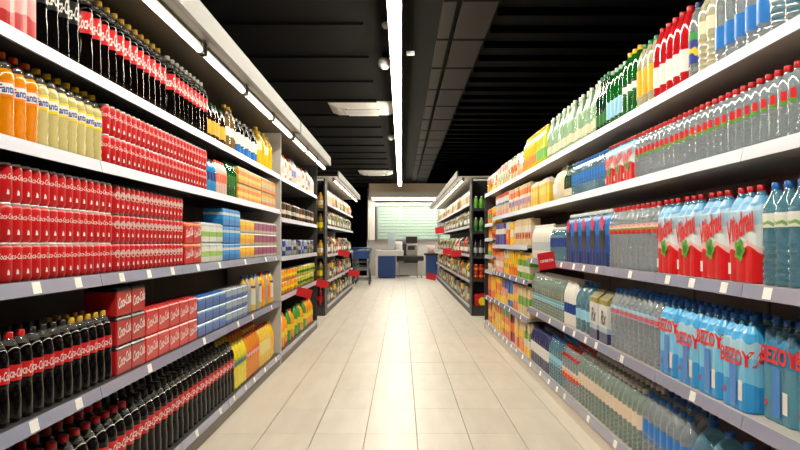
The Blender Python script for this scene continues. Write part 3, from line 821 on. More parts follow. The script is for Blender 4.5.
e = run(OP, -1, e+.01, yl(251), z, 'golden yellow can pack', MIDL, tiers=3, turn=0)
MP1 = can_pack('juice_can_pack', .14, .2, .10, [(0, (190,186,170)), (.25, (150,60,110)), (.6, (140,70,130)), (.85, (225,220,200))], M_alum)
MP2 = can_pack('juice_can_pack', .14, .2, .10, [(0, (190,186,170)), (.25, (206,40,44)), (.6, (214,60,60)), (.85, (225,220,200))], M_alum)
MP3 = can_pack('juice_can_pack', .14, .2, .10, [(0, (190,186,170)), (.25, (236,130,40)), (.6, (240,190,40)), (.85, (225,220,200))], M_alum)
e = run(MP1, -1, e+.01, yl(259), z, 'purple fruit can pack', MIDL, tiers=3, turn=0)
e = run(MP2, -1, e+.01, yl(267), z, 'red fruit can pack', MIDL, tiers=3, turn=0)
run(MP3, -1, e+.01, 8.35, z, 'orange fruit can pack', MIDL, tiers=3, turn=0)
# fourth shelf
z = ZL[1]
e = run(P_colaBk, -1, yl(-8), yl(4), z, 'black-capped cola bottle at the near end', FOUL, rows=2)
e = run(P_colaBr, -1, e, e+.17, z, 'red-capped cola bottle', FOUL, n=2)
e2 = run(P_colaBk, -1, e, yl(74), z, 'black-capped cola bottle beyond the red caps', FOUL, rows=2)
e = run(P_colaBg, -1, e2, yl(107), z, 'gold-capped cola bottle', FOUL, rows=2)
BT = can_pack('cola_can_pack', .14, .2, .125, [(0, (176,16,24)), (.84, (24,18,18))], M_blackcap, 'Coca-Cola')
e = run(BT, -1, e+.02, yl(147), z, 'black-topped red can pack', FOUL, tiers=3, turn=0)
RT = can_pack('cola_can_pack', .14, .2, .125, [(0, (206,18,26))], M_redcap, 'Coca-Cola')
e = run(RT, -1, e+.01, yl(199), z, 'all-red cola can pack', FOUL, tiers=2, turn=0)
BL = can_pack('cola_can_pack', .14, .2, .08, [(0, (24,84,160)), (.45, (30,100,180)), (.7, (120,160,196))], M_bluecap)
BS = can_pack('cola_can_pack', .14, .2, .08, [(0, (30,90,160)), (.35, (150,166,176)), (.8, (60,110,170))], M_alum)
e = run(BL, -1, e+.01, yl(226), z, 'deep blue can pack', FOUL, tiers=3, turn=0)
e = run(BS, -1, e+.01, yl(245.5), z, 'blue and silver can pack', FOUL, tiers=3, turn=0)
P_jb = bottle('juice_bottle', 'plain', .043, .30, mat('pale_juice', (236,190,70), .15, coat=.5), M_bluecap, [(.18, .62, mat('label_white', (222,216,190), .35), None), (.64, .70, M_dblue, None)])
P_jo = bottle('juice_bottle', 'plain', .043, .305, mat('amber_juice', (244,170,40), .15, coat=.5), M_redcap, [(.22, .58, mat('label_orange3', (236,120,30), .35), None)])
P_jg = bottle('juice_bottle', 'plain', .043, .30, mat('grey_drink', (170,166,156), .15, coat=.5), M_bluecap, [(.25, .55, mat('label_steel', (150,160,170), .35), None)])
mixrun([(P_jb, 'blue-capped juice bottle with white label'), (P_jg, 'blue-capped grey drink bottle'), (P_jo, 'red-capped amber juice bottle')], -1, e+.01, 8.33, z, FOUL, gap=.07, order=[0, 1, 0, 1, 0, 2, 1, 2])
# bottom shelf
z = ZL[0]
e = run(P_colaC, -1, yl(8), yl(130), z, 'large red-capped cola bottle', BOTL, rows=2)
e = run(P_colaCk, -1, e, yl(233), z, 'large black-capped cola bottle', BOTL, rows=2)
e = run(P_lemonL, -1, e+.01, yl(245), z, 'large lemon soda bottle', BOTL, rows=2, gap=.02)
e = run(P_orangeL, -1, e+.01, yl(257), z, 'large orange soda bottle', BOTL, rows=2, gap=.02)
P_yw = bottle('juice_bottle', 'plain', .05, .35, mat('golden_drink', (238,200,70), .15, coat=.5), M_redcap, [(.3, .62, mat('label_cream2', (240,226,150), .35), None)])
e = run(P_yw, -1, e+.01, yl(268), z, 'golden juice bottle with cream label', BOTL, rows=2, gap=.02)
run(P_jugY, -1, e+.01, 8.33, z, 'amber-label yellow juice jug', BOTL, gap=.02)

# ================================================================== RIGHT RUN
TXT_ANG = 34
TOPR, SECR, MIDR, FOUR, BOTR = 'right top shelf', 'right second shelf', 'right middle shelf', 'right fourth shelf', 'right bottom shelf'
# top shelf
z = ZR[4]
P_r1 = bottle('water_bottle', 'water', .05, .335, M_pet, M_whitecap, [(.30, .62, M_white2, None), (.12, .29, M_petb, None)])
e = run(P_r1, 1, yr(803), yr(768), z, 'clear water bottle with white label', TOPR, rows=2)
P_r2 = bottle('water_bottle', 'water', .045, .335, M_pet, M_bluecap, [(.17, .42, M_blue, None)])
e = run(P_r2, 1, e, yr(720), z, 'clear water bottle with blue label', TOPR, rows=2)
P_r3 = bottle('water_bottle', 'water', .045, .335, M_pety, M_whitecap, [(.47, .62, M_cream, None)])
e = run(P_r3, 1, e, yr(699), z, 'pale yellow drink bottle', TOPR)
P_r4 = bottle('water_bottle', 'plain', .042, .32, M_pet, M_navycap, [(.2, .6, print_mat('multicolour_label', [(0, (40,60,150)), (.3, (220,200,60)), (.5, (40,60,140)), (.75, (60,150,80))], .128, wave=.02, wscale=40, z0=.064), None)])
e = run(P_r4, 1, e, yr(691), z, 'bottle with multicoloured label', TOPR, n=1)
P_r5 = bottle('red_drink_bottle', 'plain', .045, .335, M_rose, M_redcap, [(.16, .44, M_white2, None)])
e = run(P_r5, 1, e, yr(656), z, 'red drink bottle with white label', TOPR)
P_r6 = bottle('soda_bottle', 'plain', .045, .325, M_pety, M_greencap, [(.18, .58, mat('label_yolk', (240,180,40), .35), None)])
e = run(P_r6, 1, e, yr(639), z, 'green-capped bottle with yellow label', TOPR)
P_r7 = bottle('sparkling_bottle', 'plain', .045, .345, M_green, M_yelcap, [(.36, .46, M_white2, None), (.465, .50, M_zero, None)])
e = run(P_r7, 1, e, yr(623), z, 'green bottle with yellow cap', TOPR)
P_r8 = bottle('sparkling_bottle', 'plain', .042, .32, M_green, M_greycap, [(.12, .42, M_lblue, None)])
e = run(P_r8, 1, e, yr(610), z, 'grey-capped green bottle with blue label', TOPR)
P_r9 = bottle('sparkling_bottle', 'tall', .042, .335, M_dgreen, M_greencap, [(.10, .30, M_leafd, None)])
e = run(P_r9, 1, e, yr(597), z, 'dark green tall bottle', TOPR)
P_r10 = bottle('sparkling_bottle', 'tall', .043, .335, mat('pale_green_pet', (190,232,190), .05, trans=.35, ior=1.36, coat=.8), M_whitecap, [(.12, .30, M_cream, None)])
e = run(P_r10, 1, e, yr(549), z, 'pale green tall bottle with cream label', TOPR, gap=.035)
P_r11 = bottle('lemon_drink_bottle', 'plain', .045, .32, mat('lime_drink', (206,214,60), .1, coat=.5), M_yelcap, [(.15, .40, mat('label_lime2', (120,190,90), .35), None)])
e = run(P_r11, 1, e+.01, yr(538), z, 'lime yellow drink bottle', TOPR)
P_r12 = bottle('lemon_drink_bottle', 'plain', .045, .325, M_yjuice, M_yelcap, [(.15, .36, mat('label_warm', (240,140,60), .35), None)])
e = run(P_r12, 1, e, yr(526), z, 'golden drink bottle with orange label', TOPR)
def jc(nm, h, cols, wy=.095, wx=.095, cap=M_whitecap, fruit=None, gable=True, key=None):
    return carton('juice_carton', wx, wy, h, print_mat('carton_'+nm, cols, h, wave=.012, wscale=26), cap=cap, gable=gable, fruit=fruit)
OR_, YE_, RE_, GR_, WH_, BL_, PU_, BE_, PK_ = (236,120,24), (246,196,30), (206,44,36), (110,160,50), (232,226,210), (40,110,190), (86,70,150), (222,196,150), (230,160,150)
C_red = jc('red', .25, [(0, OR_), (.35, RE_), (.7, WH_), (.85, RE_)], fruit=M_yellow)
C_mix = jc('mix', .27, [(0, BE_), (.3, OR_), (.55, WH_), (.8, GR_)], fruit=M_orange)
C_yel = jc('yel', .26, [(0, YE_), (.45, OR_), (.7, WH_), (.86, RE_)], fruit=M_orange)
C_bei = jc('bei', .27, [(0, BE_), (.3, WH_), (.6, PK_), (.85, BE_)], fruit=M_leaf)
e = run(C_red, 1, e+.01, yr(519), z, 'orange and red juice carton', TOPR, turn=2, gap=.014)
e = run(C_mix, 1, e+.01, yr(509), z, 'beige and green juice carton', TOPR, turn=2, gap=.014)
e = run(C_bei, 1, e+.01, yr(499), z, 'pale pink juice carton', TOPR, turn=2, gap=.014)
e = run(C_yel, 1, e+.01, 11.9, z, 'yellow and orange juice carton', TOPR, turn=2, gap=.014)

# second shelf
z = ZR[3]
M_emb = print_mat('fruit_label', [(0, (226,214,206)), (.18, (208,30,30)), (.48, (96,150,50)), (.62, (240,232,224))], .036, wave=.012, wscale=45, z0=.109)
P_s1 = bottle('small_water_bottle', 'water', .032, .232, M_pet, M_redcap, [], patch=[(.46, .53, 20, M_leaf), (.51, .64, 17, M_letterr)])
e = run(P_s1, 1, yr(803), yr(638), z, 'small red-capped water bottle', SECR, rows=2)
M_vila = print_mat('red_blue_film', [(0, (210,22,28)), (.34, (236,190,190)), (.40, (226,236,240)), (.62, (176,212,232)), (.78, (110,176,222))], .335, wave=.05, wscale=9, soft=False)
def leaf_blob(x, zc, r, m):
    v = [(x, 0, zc)]; n = 18
    for k in range(n):
        a = 2*PI*k/n; q = r*(1+.22*math.cos(5*a)); v.append((x, q*math.cos(a)*1.2, zc+q*math.sin(a)))
    return build('emblem', v, [(0, 1+k, 1+(k+1) % n) for k in range(n)], m)
def vila(R, H, nm):
    x = 2*R+.0012
    return film_pack('wrapped_water_pack', 2, 3, R, H, M_vila if H > .3 else print_mat('red_blue_film_s', [(0, (206,22,28)), (.40, (226,236,240)), (.62, (176,212,232)), (.78, (120,180,222))], H, wave=.03, wscale=12), M_petb, M_redcap,
        [('lettering', flat_text('lettering', 'Viladrau', M_letterr, x+.0006, .0, H*.60, R*5.7, tilt=.25, bold=.035, shear=.2, height=H*.24), None),
         ('emblem', leaf_blob(x, H*.34, R*.85, M_leaf), None),
         ('emblem', leaf_blob(x+.0008, H*.33, R*.45, M_leafd), None),
         ('barcode', bbox('barcode', M_white2, x, x+.0006, -R*2.4, -R*1.8, H*.08, H*.2), None)])
P_vs = vila(.0325, .232, 's')
e = run(P_vs, 1, e+.01, yr(609), z, 'red wrapped small water pack', SECR, turn=0)
P_s2 = bottle('small_water_bottle', 'water', .032, .225, M_petb, M_bluecap, [(.30, .625, M_blue, None)])
e = run(P_s2, 1, e+.01, yr(575), z, 'small blue-label water bottle', SECR, rows=2, gap=.012)
P_wine = bottle('dark_bottle', 'tall', .04, .25, M_dgreen, M_blackcap, [(.05, .25, M_cream, None)])
e = run(P_wine, 1, e+.02, yr(566), z, 'dark green bottle beside the cream bag', SECR)
def bag(name, wx, wy, h, body, lab=None, seal=True):
    """pillow bag standing up, pinched at the top"""
    v = []; f = []; n = 16
    for zf, kx, ky in ((0, .86, .95), (.04, 1, 1), (.3, 1, 1), (.6, .92, 1), (.8, .62, .98), (.92, .12, .96), (1, .06, .97)):
        for k in range(n):
            a = 2*PI*k/n; c, s_ = math.cos(a), math.sin(a)
            q = lambda u: math.copysign(abs(u)**.55, u)
            v.append((q(c)*wx/2*kx, q(s_)*wy/2*ky, zf*h))
    for i in range(6):
        for k in range(n): f.append((i*n+k, i*n+(k+1) % n, (i+1)*n+(k+1) % n, (i+1)*n+k))
    f.append(tuple(reversed(range(n)))); f.append(tuple(range(6*n, 7*n)))
    parts = [('body', build('body', v, f, body, True), None, [])]
    if lab: parts.append(('label', bbox('label', lab, wx/2-.004, wx/2+.001, -wy*.3, wy*.3, h*.2, h*.5), None, []))
    return Proto(name, 'bag', wx+.002, wy, h, parts)
P_bag = bag('paper_bag', .16, .3, .26, M_cream, M_white2)
e = run(P_bag, 1, e+.01, yr(552), z, 'cream paper bag', SECR, n=1, turn=0)
C_y2 = jc('y2', .2, [(0, YE_), (.4, (236,214,90)), (.7, YE_), (.85, WH_)], gable=False, wy=.1)
C_m2 = jc('m2', .24, [(0, BE_), (.2, PK_), (.45, WH_), (.6, OR_), (.85, BE_)], gable=False, fruit=M_blue)
C_m3 = jc('m3', .25, [(0, PK_), (.25, BE_), (.5, BL_), (.6, WH_), (.85, RE_)], gable=False)
e = run(C_y2, 1, e+.01, yr(531), z, 'short yellow drink carton', SECR, turn=2, gap=.014)
e = run(C_m2, 1, e+.01, yr(511), z, 'beige and blue drink carton', SECR, turn=2, gap=.014)
e = run(C_m3, 1, e+.01, 10.9, z, 'pink and blue drink carton', SECR, turn=2, gap=.014)

# middle shelf
z = ZR[2]
P_m1 = bottle('water_bottle', 'water', .044, .335, M_petb, M_bluecap, [(.56, .70, M_skyL, None)])
e = run(P_m1, 1, yr(806), yr(758), z, 'blue-capped water bottle with landscape label', MIDR, rows=2)
P_v = vila(.0415, .335, 'l')
e = run(P_v, 1, e+.005, yr(661), z, 'red and blue wrapped water pack', MIDR, turn=0, n=4)
P_m2 = bottle('water_bottle', 'water', .043, .335, M_pet, M_redcap, [(.56, .70, print_mat('strip_label', [(0, (206,50,40)), (.3, (120,150,60)), (.5, (238,214,206)), (.8, (232,170,160))], .047, wave=.014, wscale=45, z0=.1876), None)])
e = run(P_m2, 1, e+.005, yr(613), z, 'red-capped water bottle with fruit label', MIDR, rows=2)
M_bpk = print_mat('blue_film', [(0, (20,50,110)), (.25, (28,80,160)), (.55, (40,120,200)), (.85, (120,180,226))], .335, wave=.02, wscale=12)
x = 2*.0415+.0012
P_bw6 = film_pack('wrapped_water_pack', 2, 3, .0415, .335, M_bpk, M_petb, M_whitecap,
    [('emblem', leaf_blob(x, .255, .042, mat('print_magenta', (226,40,90), .35)), None), ('print_panel', bbox('print_panel', M_zero, x-.0005, x+.0006, -.07, .07, .10, .21), None),
     ('lettering', flat_text('lettering', 'agua', M_letter, x+.0012, 0, .155, .12, bold=.02, height=.05), None)])
P_bw6.parts[0] = (P_bw6.parts[0][0], P_bw6.parts[0][1], None, P_bw6.parts[0][3][:2])
e = run(P_bw6, 1, e+.005, yr(569), z, 'dark blue wrapped water pack', MIDR, turn=0)
P_m4 = bottle('small_water_bottle', 'water', .034, .255, M_petb, M_whitecap, [(.42, .68, M_dblue, None)])
e = run(P_m4, 1, e+.005, yr(552), z, 'small white-capped blue-label water bottle', MIDR, rows=2)
P_m5 = bottle('milk_bottle', 'plain', .045, .29, mat('milky_pet', (232,228,218), .2, coat=.4), M_whitecap, [(.25, .5, M_greycap, None)])
e = run(P_m5, 1, e+.005, 7.88, z, 'white milk bottle', MIDR, rows=2)

# fourth shelf
z = ZR[1]
M_bez = print_mat('pale_blue_film', [(0, (44,150,220)), (.28, (120,198,238)), (.55, (170,218,242)), (.74, (60,168,228))], .335, wave=.03, wscale=16)
def bez(nm, film, neck, zt=.66, inner=None):
    R, H = .0415, .335; x = 2*R+.0012
    return film_pack('wrapped_water_pack', 2, 3, R, H, film, neck, M_bluecap, inner=inner, subs=
        [('lettering', corner_text('lettering', 'BEZOYA', M_letterr, 2*R, 3*R, R, H*zt, .30, -3*R+.010, .052), None),
         ('print_panel', bbox('print_panel', M_blue, x-.0006, x, -.03, .03, .02, .18), None),
         ('barcode', bbox('barcode', M_white2, x, x+.0006, .05, .085, .04, .11), None),
         ('emblem', bbox('emblem', M_letterr, x, x+.0006, -.09, -.07, .05, .068), None)])
P_b1 = bez('a', print_mat('clear_blue_film', [(0, (110,180,205)), (.55, (60,160,215)), (.78, (90,180,225))], .335, wave=.01, wscale=12, alpha=.55), M_petb, inner=M_petb)
P_b2 = bez('b', M_bez, M_petb)
e = run(P_b1, 1, 2.925-.51, 2.925, z, 'clear blue wrapped water pack', FOUR, turn=0, n=2, stepback=.04)
P_b3 = bez('c', M_bez, M_petb, .56)
for k in range(4):
    e = run((P_b3, P_b2)[k % 2], 1, 2.93+.256*k, 2.93+.256*(k+1), z, ordinal(k+1)+' pale blue wrapped water pack from near end', FOUR, turn=0, n=1)
P_f1 = bottle('water_bottle', 'water', .044, .335, M_pet, M_bluecap, [(.58, .72, mat('label_sky', (170,214,236), .35), ('Lanjarón', M_letterr, .085, .02, .3, 0, .032))])
e = run(P_f1, 1, e+.005, yr(613), z, 'water bottle with sky blue label', FOUR, rows=2)
P_rx = carton('slim_drink_pack', .1, .2, .30, print_mat('navy_white_pack', [(0, (24,34,90)), (.2, (170,190,214)), (.3, (226,228,226)), (.74, (150,140,60)), (.86, (110,104,40))], .30, wave=.012, wscale=20), cap=None, cat='pack', texts=[('Rx', M_letterk, .5, .13, .08)], gable=True)
e = run(P_rx, 1, e+.01, yr(593.5), z, 'olive-topped white drink pack', FOUR, turn=0, n=2)
P_jc = bottle('water_jug', 'jug', .075, .33, M_petb, M_bluecap, [(.25, .45, M_lblue, None)], cat='jug', seg=20, capR=.018)
e = run(P_jc, 1, e+.01, yr(577), z, 'wide clear water jug', FOUR)
P_f3 = bottle('water_bottle', 'plain', .045, .32, M_white2, M_whitecap, [(.28, .5, M_dblue, None)])
e = run(P_f3, 1, e+.01, yr(567), z, 'white bottle with deep blue label', FOUR, rows=2)
P_f4 = bottle('water_bottle', 'water', .045, .32, M_petg, M_whitecap, [(.3, .45, M_lblue, None)])
e = run(P_f4, 1, e+.01, 7.88, z, 'greenish water bottle with pale label', FOUR, rows=2)

# bottom shelf
z = ZR[0]
P_g = bottle('water_jug', 'jug', .088, .34, M_petb, M_bluecap, [], cat='jug', seg=20, capR=.02)
e = run(P_g, 1, 2.5, yr(690), z, 'large blue-tinted water jug', BOTR)
P_g1 = bottle('water_bottle', 'water', .045, .335, M_pet, M_bluecap, [(.36, .62, M_blue, None)])
e = run(P_g1, 1, e+.005, yr(643), z, 'water bottle with bright blue label', BOTR, rows=2)
P_g2 = bottle('water_bottle', 'water', .045, .335, M_petg, M_whitecap, [(.40, .62, mat('label_blush', (232,214,190), .4), None)])
e = run(P_g2, 1, e+.005, yr(579), z, 'water bottle with cream pink label', BOTR, rows=2)
P_g3 = bottle('water_bottle', 'water', .045, .335, M_pet, M_redcap, [(.30, .5, print_mat('flame_label', [(0, (214,50,30)), (.5, (236,190,150)), (.8, (230,230,226))], .067, wave=.03, wscale=40, z0=.1005), None), (.74, .80, M_red, None)])
e = run(P_g3, 1, e+.005, yr(565), z, 'red-topped water bottle with flame label', BOTR, rows=2)
P_g4 = bottle('water_bottle', 'water', .045, .335, M_petb, M_bluecap, [(.36, .56, M_lblue, None)])
e = run(P_g4, 1, e+.005, yr(550), z, 'blue-tinted water bottle with pale label', BOTR, rows=2)
P_g5 = bottle('water_bottle', 'plain', .045, .32, M_navy, M_navycap, [(.30, .58, M_white2, None)])
e = run(P_g5, 1, e+.005, 7.88, z, 'navy bottle with white label', BOTR, rows=2)

# juice cartons in the run beyond the water
JW = 'right juice run'
def seg_run(items, y0, y1, z, where, gap=.035):
    """cartons: each kind keeps to its stretch of shelf"""
    tot = sum(w_ for _, _, w_ in items); y = y0
    for p, desc, w_ in items:
        ye = y+(y1-y0)*w_/tot
        run(p, 1, y, ye-.01, z, desc, where, turn=3, gap=gap); y = ye
def J(nm, h, *cols, fruit=None, gable=False, wy=.095, cap=M_whitecap):
    n = len(cols); return jc(nm, h, [(k/n, c) for k, c in enumerate(cols)], fruit=fruit, gable=gable, wy=wy, cap=cap)
seg_run([(J('a1', .25, BE_, PK_, WH_, BE_, fruit=M_orange), 'beige juice carton', 5), (J('a2', .24, YE_, WH_, YE_), 'lemon yellow juice carton', 1.2), (J('a3', .25, OR_, OR_, WH_, fruit=M_yellow), 'orange juice carton', 1.8), (J('a4', .25, PU_, PU_, WH_, PU_), 'purple juice carton', 4)], 7.94, 10.9, ZRF[3], JW+' third shelf')
seg_run([(J('b1', .24, GR_, WH_, GR_, YE_), 'green juice carton', 4), (J('b2', .26, OR_, YE_, YE_, fruit=M_orange), 'orange and yellow juice carton', 2), (J('b3', .26, YE_, YE_, WH_, fruit=M_lemon), 'bright yellow juice carton', 2.4), (J('b4', .25, PK_, WH_, PK_, OR_), 'pink juice carton', 3.5)], 7.94, 10.9, ZRF[2], JW+' fourth shelf')
seg_run([(J('c1', .26, BE_, GR_, BE_), 'beige and olive juice carton', 3), (J('c2', .27, OR_, YE_, PK_, fruit=M_orange), 'yellow pink juice carton', 1.6), (J('c3', .28, BL_, YE_, BL_, BL_), 'blue juice carton', 1.5), (J('c4', .27, YE_, PK_, PU_, fruit=M_orange), 'pink purple juice carton', 1.8), (J('c5', .28, YE_, OR_, OR_, YE_, fruit=M_yellow), 'orange fruit juice carton', 2.6)], 7.94, 10.9, ZRF[1], JW+' fifth shelf')
seg_run([(J('d1', .3, YE_, WH_, GR_, BE_), 'cream juice carton', 1.6), (J('d2', .3, OR_, YE_, BE_, fruit=M_orange), 'orange and cream juice carton', 3.2), (J('d3', .31, (150,40,40), OR_, (120,30,40)), 'dark red juice carton', 1), (J('d4', .31, OR_, YE_, OR_, GR_, fruit=M_yellow), 'orange green juice carton', 3), (J('d5', .31, YE_, YE_, OR_, fruit=M_orange), 'tall yellow juice carton', 3)], 7.94, 10.9, ZRF[0], JW+' bottom shelf')
EW = 'last right bay'
for zi, (za, h) in enumerate(zip(ZRE[:6], (.28, .3, .15, .17, .15, .2))):
    items = [(J('e%d'%zi, h, (YE_, OR_, WH_, OR_, RE_, YE_)[zi], (OR_, YE_, PK_, RE_, OR_, OR_)[zi], YE_, fruit=M_orange), ('yellow', 'orange', 'pale', 'red', 'fiery', 'golden')[zi]+' small juice carton', 1),
             (J('f%d'%zi, h*.94, (OR_, RE_, BE_, GR_, YE_, OR_)[zi], (YE_, OR_, WH_, YE_, OR_, GR_)[zi], OR_), ('amber', 'scarlet', 'beige', 'green', 'sunny', 'leafy')[zi]+' small juice carton', 1)]
    seg_run(items, 10.95, 11.9, za, EW+(' bottom', ' second', ' third', ' fourth', ' fifth', ' sixth')[zi]+' level')

# ================================================================== LEFT RUN BEYOND THE END PANEL
BW = 'left run beyond the panel'
lv = [BW+' bottom', BW+' fourth', BW+' middle', BW+' second', BW+' top']
lv = [k+' shelf' for k in lv]
ya, yb = 8.50, 11.96
z = ZB[4]
Q1 = bottle('drink_bottle', 'plain', .045, .25, M_white2, M_whitecap, [(.25, .55, M_pinkw, None)])
Q2 = bottle('drink_bottle', 'plain', .045, .27, mat('peach_bottle', (232,150,90), .2, coat=.4), M_redcap, [(.2, .5, M_white2, None)])
Q3 = bottle('drink_bottle', 'plain', .05, .29, mat('pale_bottle', (226,222,214), .2, coat=.4), M_bluecap, [(.3, .55, mat('label_lilac', (150,140,190), .4), None)])
mixrun([(Q1, 'white drink bottle'), (Q2, 'peach drink bottle'), (Q3, 'pale lilac-label bottle')], -1, ya, yb, z, lv[4], gap=.11, order=[0, 0, 0, 1, 0, 1, 2, 2])
z = ZB[3]
Q4 = can('energy_can', .031, .168, M_zero, M_greycap, text=None); Q5 = can('energy_can', .031, .168, mat('print_brown', (96,60,44), .35), M_cream, text=None)
mixrun([(Q4, 'black drink can'), (Q5, 'brown drink can')], -1, ya, yb, z, lv[3], gap=.13, order=[0, 0, 1, 0, 1, 1])
z = ZB[2]
Q6 = can('energy_can', .031, .168, M_dblue, M_greycap, text=None); Q7 = can('energy_can', .031, .168, mat('print_silverblue', (170,180,205), .3, metal=.3), M_dblue, text=None)
Q8 = carton('drink_box', .09, .09, .14, print_mat('olive_box', [(0, (140,130,70)), (.5, (200,170,110)), (.8, (120,90,70))], .14), cat='box')
mixrun([(Q6, 'deep blue drink can'), (Q7, 'silver blue drink can'), (Q8, 'olive drink box')], -1, ya, yb, z, lv[2], gap=.14, order=[0, 1, 0, 1, 1, 2, 1, 2])
z = ZB[1]
Q9 = can('juice_can', .043, .125, mat('print_orange_can', (240,150,30), .3, coat=.4), M_yellow, text=None)
Q10 = can('juice_can', .043, .125, mat('print_lime_can', (196,190,50), .3, coat=.4), M_leafd, text=None)
e = run(Q9, -1, ya, ya+1.5, z, 'orange juice can', lv[1], tiers=2, gap=.15); run(Q10, -1, e+.02, yb, z, 'lime juice can', lv[1], tiers=2, gap=.15)
z = ZB[0]
Q11 = bottle('orange_juice_jug', 'plain', .07, .33, mat('deep_orange_juice', (246,160,20), .15, coat=.5), M_orcap, [(.3, .5, M_yellow, None)], cat='jug')
Q12 = bottle('green_soda_bottle', 'plain', .05, .34, mat('bright_green_pet', (60,150,50), .1, coat=.6), M_greencap, [(.35, .55, M_yellow, None)])
mixrun([(Q11, 'orange juice jug'), (Q12, 'green soda bottle')], -1, ya, yb, z, lv[0], gap=.16, order=[0, 0, 0, 1, 0, 1, 1, 0, 1])

# red offer tags clipped to the shelf lips, facing down the aisle
M_tag = mat('offer_red', (206,18,32), .4)
def offer(x, y, zc, w_, h_, label, tilt=0, text=True, side=0, yaw=0):
    t = thing('offer_tag', label, 'tag', (x, y, zc), 0, 'red offer tags'); t.rotation_euler = (0, tilt, yaw)
    obj('card', bbox('card', M_tag, -w_/2, w_/2, -.002, .002, -h_/2, h_/2), t)
    obj('clip', bbox('clip', M_greycap, -.012, .012, .002, .012, h_/2-.03, h_/2), t)
    if text: obj('lettering', end_text('lettering', 'OFERTA', M_letter, -.003, 0, 0, w_*.8, bold=.02), t)
offer(LIPR-.085, 6.35, 1.065, .125, .125, 'red square offer tag on the right middle shelf lip', tilt=-.16)
offer(LIPL+.105, 9.5, .645, .17, .1, 'red offer tag on the left run beyond the panel, nearer one', tilt=.25, text=False)
offer(LIPL+.105, 11.7, .64, .17, .1, 'red offer tag on the left run beyond the panel, farther one', tilt=.25, text=False)
offer(LC+.135, 16.6, .99, .22, .12, 'red offer tag on the middle shelf of the far left run', tilt=.2, text=False)
offer(LC+.16, 19.6, .50, .26, .14, 'red offer tag on the low shelf of the far left run', tilt=.2, text=False)
offer(LD-.12, 16.2, .99, .2, .12, 'red offer tag on the middle shelf of the far right run, nearer one', tilt=-.1, text=False)
offer(LD-.12, 19.2, 1.0, .2, .14, 'red offer tag on the middle shelf of the far right run, middle one', tilt=-.1, text=False)
offer(LD-.14, 22.6, 1.52, .24, .16, 'red offer tag high on the far right run near its end', tilt=-.1, text=False)
offer(LD-.2, 27.2, .12, .3, .2, 'red offer tag low at the far end of the right run', tilt=.2, text=False)

# ================================================================== END DISPLAYS AND FAR RUNS
def shelf_row(p, xs, y, z, desc, where, rotz=-PI/2, tiers=1):
    for t_ in range(tiers):
        tn = {1: [''], 2: [', bottom tier', ', top tier']}[tiers][t_]
        for i, x in enumerate(xs):
            place(p, (x, y, z+t_*p.h+.0005*(t_+1)), rotz, ordinal(i+1)+' '+desc+' from the left'+tn+', '+where, desc+'s on the '+where)
ED = 'far right end display'
E1 = bottle('green_drink_bottle', 'plain', .04, .2, mat('mint_drink', (120,190,70), .15, coat=.4), M_whitecap, [(.05, .4, M_leaf, None)])
E2 = bottle('green_drink_bottle', 'plain', .04, .22, mat('sage_drink', (110,150,90), .15, coat=.4), M_whitecap, [(.1, .4, M_leafd, None)])
E3 = bottle('dark_drink_bottle', 'plain', .033, .27, mat('steel_drink', (66,66,72), .15, coat=.4), M_blackcap, [(.2, .5, M_greycap, None)])
E4 = can('red_drink_can', .038, .12, M_red, M_gold, text=None)
shelf_row(E1, [LD+.075+.09*k for k in range(4)], 14.08, ZE[4], 'bright green bottle', ED+' top')
shelf_row(E2, [LD+.075+.09*k for k in range(4)], 14.08, ZE[3], 'sage green bottle', ED+' second')
shelf_row(E3, [LD+.07+.085*k for k in range(4)], 14.08, ZE[2], 'dark drink bottle', ED+' middle')
shelf_row(E4, [LD+.075+.085*k for k in range(4)], 14.08, ZE[1], 'red drink can', ED, tiers=2)
E5 = carton('red_box', .2, .26, .19, M_red, [(.42, .62, M_letterr)], cat='box', fruit=M_yellow)
shelf_row(E5, [LD+.18], 14.14, ZE[0], 'red cardboard box', ED+' bottom')
ED = 'far left end display'
E6 = bottle('amber_drink_bottle', 'plain', .045, .26, mat('amber_drink', (206,150,50), .15, coat=.4), M_gold, [(.2, .5, M_cream, None)])
E7 = bottle('amber_drink_bottle', 'plain', .045, .29, mat('olive_drink', (120,110,40), .15, coat=.4), M_redcap, [(.2, .5, M_yellow, None)])
E8 = bottle('red_drink_bottle', 'plain', .045, .3, mat('wine_drink', (110,16,22), .15, coat=.5), M_redcap, [(.25, .5, M_red, None)])
for zz, p, d_ in ((ZE[4], E6, 'amber bottle on the top shelf'), (ZE[3], E7, 'olive bottle on the second shelf'), (ZE[2], E6, 'amber bottle on the middle shelf'), (ZE[1], E7, 'olive bottle on the fourth shelf'), (ZE[0], E8, 'dark red bottle on the bottom shelf')):
    for i, x in enumerate([LC-.27, LC-.17, LC-.075]):
        place(p, (x, 14.08, zz+.0005), -PI/2, ordinal(i+1)+' '+d_+' from the left, '+ED, d_+' of the '+ED)

